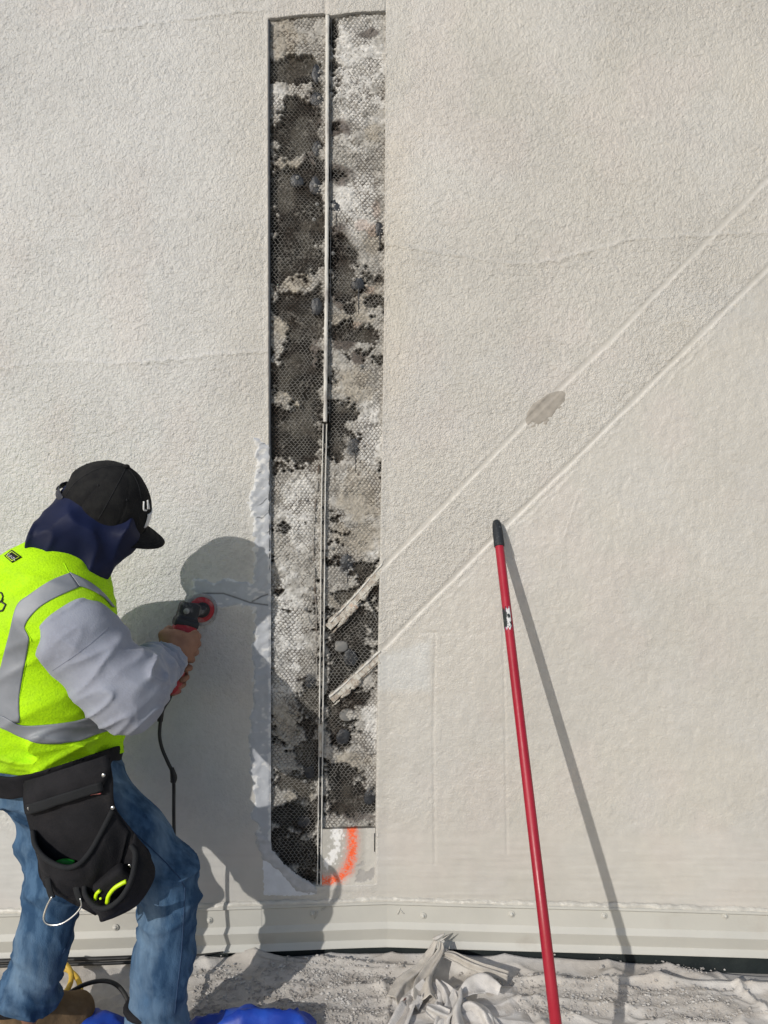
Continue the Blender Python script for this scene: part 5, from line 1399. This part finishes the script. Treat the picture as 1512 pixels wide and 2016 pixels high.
big = [(985 * .5 + 300, 1917, 9), (640, 1921, 8), (605, 1917, 7), (618, 1925, 9), (560, 1916, 6), (690, 1915, 6), (700, 1933, 7), (682, 1960, 10), (664, 1966, 8), (645, 1970, 6), (620, 1972, 7), (725, 1938, 6), (600, 1958, 6), (575, 1972, 7), (1185, 1915, 13), (1188, 1944, 8), (1108, 1950, 7), (1262, 1912, 5), (1304, 1953, 8), (1340, 1960, 6), (1222, 1905, 5),
       (955, 1936, 6), (963, 1950, 8), (972, 1956, 7), (950, 1952, 5), (396, 1990, 9), (405, 1985, 7), (385, 1994, 6), (412, 1978, 6), (395, 1975, 7), (375, 1915, 6), (1030, 1998, 8), (1290, 1995, 8), (1375, 2008, 10), (1120, 1925, 5), (1500 - 300, 1975, 6), (530, 1930, 6), (540, 1960, 8), (500, 1975, 7), (740, 1960, 6), (655, 1930, 7), (670, 1920, 8), (712, 1922, 7), (735, 1924, 6)]
for i, (x, y, s_) in enumerate(big):
    a_, b_ = ground(x, y); z_ = float(cloth_h(np.array([a_]), np.array([b_]))[0])
    r = s_ / 2 / 660 * 1.15
    o = link('stucco_chip', cm[i % 8], None, np.array([a_, b_, z_ + .004 + r * .25]))
    o.scale = (r * (1 + .3 * g.random()), r, r * (.8 + .4 * g.random())); o.rotation_euler = (g.uniform(-.3, .3), g.uniform(-.3, .3), g.uniform(0, 6.28))
    tag(o, 'pale angular chip of broken stucco lying on the drop cloth', 'stucco chip', 'broken stucco chips on the drop cloth')

# blue tarp in the foreground
tx = np.linspace(-1.05, -.06, 110); ty = np.linspace(-.95, -.24, 70)
Xt, Yt = np.meshgrid(tx, ty)
tpx = 756 + F * Xt / (2.05)
ridge = np.interp(tpx, [120, 148, 175, 205, 226, 250, 330, 362, 430, 480, 525, 570, 612, 640], [.0, .030, .052, .050, .030, .010, .020, .034, .046, .072, .066, .050, .028, .0])
ridge = ridge * sstep(.06, .20, np.hypot(Xt - RA[0] + .01, Yt - RA[1] + .06))
prof = np.exp(-((Yt + .36) / .06) ** 2) + .45 * np.exp(-((Yt + .55) / .16) ** 2)
Zt = .006 + ridge * np.minimum(prof, 1.05) + .010 * (fbm2(Xt * 12, Yt * 12, 571, 3) - .4) * sstep(.0, .03, ridge) - .022 * sstep(.12, .02, -.24 - Yt) + (.026 * (1 - np.abs(2 * vn2(Xt * 9 + Yt * 7, Yt * 12 - Xt * 3, 577) - 1)) ** 3 + .012 * (1 - np.abs(2 * vn2(Xt * 22 - Yt * 18, Yt * 24, 579) - 1)) ** 3 - .012) * sstep(.0, .02, ridge)
Zt = np.maximum(Zt, cloth_h(Xt, Yt) + .005 + .004 * vn2(Xt * 14, Yt * 14, 581))
edge_ = -.295 - .04 * fbm2(Xt * 9, Yt * 0, 575, 2)
ok = (Yt < edge_) & (tpx > 140 + 14 * vn2(Yt * 14, Yt * 0, 583)) & (tpx < 618 + 20 * vn2(Yt * 14, Yt * 0, 585)) & (Yt > -.86) 
Vt, Ft = np.stack([Xt, Yt, Zt], -1).reshape(-1, 3), gridF(*Xt.shape)
Ft = Ft[ok.reshape(-1)[Ft].all(1)]
use = np.unique(Ft); re = np.full(len(Vt), -1); re[use] = np.arange(len(use))
tag(mk('blue_tarp', Vt[use], re[Ft], m_blue), 'crumpled bright blue tarp lying in front of the worker\'s feet', 'tarp')

# cords
ye = [P(104, 1890, 2.235), P(124, 1895, 2.235), P(138, 1911, 2.22), P(140, 1930, 2.19), P(130, 1952, 2.15), P(108, 1968, 2.11), P(78, 1978, 2.09)]
ye2 = [P(110, 1903, 2.225), P(134, 1910, 2.225), P(152, 1926, 2.2), P(159, 1948, 2.16), P(157, 1966, 2.125), P(140, 1985, 2.10), P(120, 2010, 2.05)]
tag(mk('yellow_hose', *join([tube(ye, .0078, 50, 10), tube(ye2, .0075, 40, 10)]), m_yel), 'yellow rubber hose looped beside the worker\'s tan boot', 'hose')
bl = [P(70, 1985, 2.07), P(100, 1973, 2.085), P(130, 1958, 2.10), P(165, 1939, 2.12), P(200, 1931, 2.125), P(228, 1938, 2.12), P(248, 1962, 2.09), P(253, 1990, 2.06), P(250, 2030, 2.0)]
tag(mk('rubber_cable', *tube(bl, .0062, 60, 10), m_rubber), 'thick black cord arching over the ground between the worker\'s feet', 'cord')
wl = [W(s_, .052 + .002 * math.sin(s_ * 9), .036) for s_ in np.linspace(-2.2, -.76, 16)] + [W(-.70, .050, .04), W(-.60, .052, .038), W(-.52, .056, .033)]
tag(mk('black_cable', *join([tube(wl[:16], .0066, 60, 8), tube([q + np.array([0, -.008, -.010]) for q in wl[:16]], .0055, 60, 8), tube(wl[15:], [.005, .003, .002], 14, 6)]), m_rubber), 'black cables running along the foot of the flashing behind the worker', 'cable')
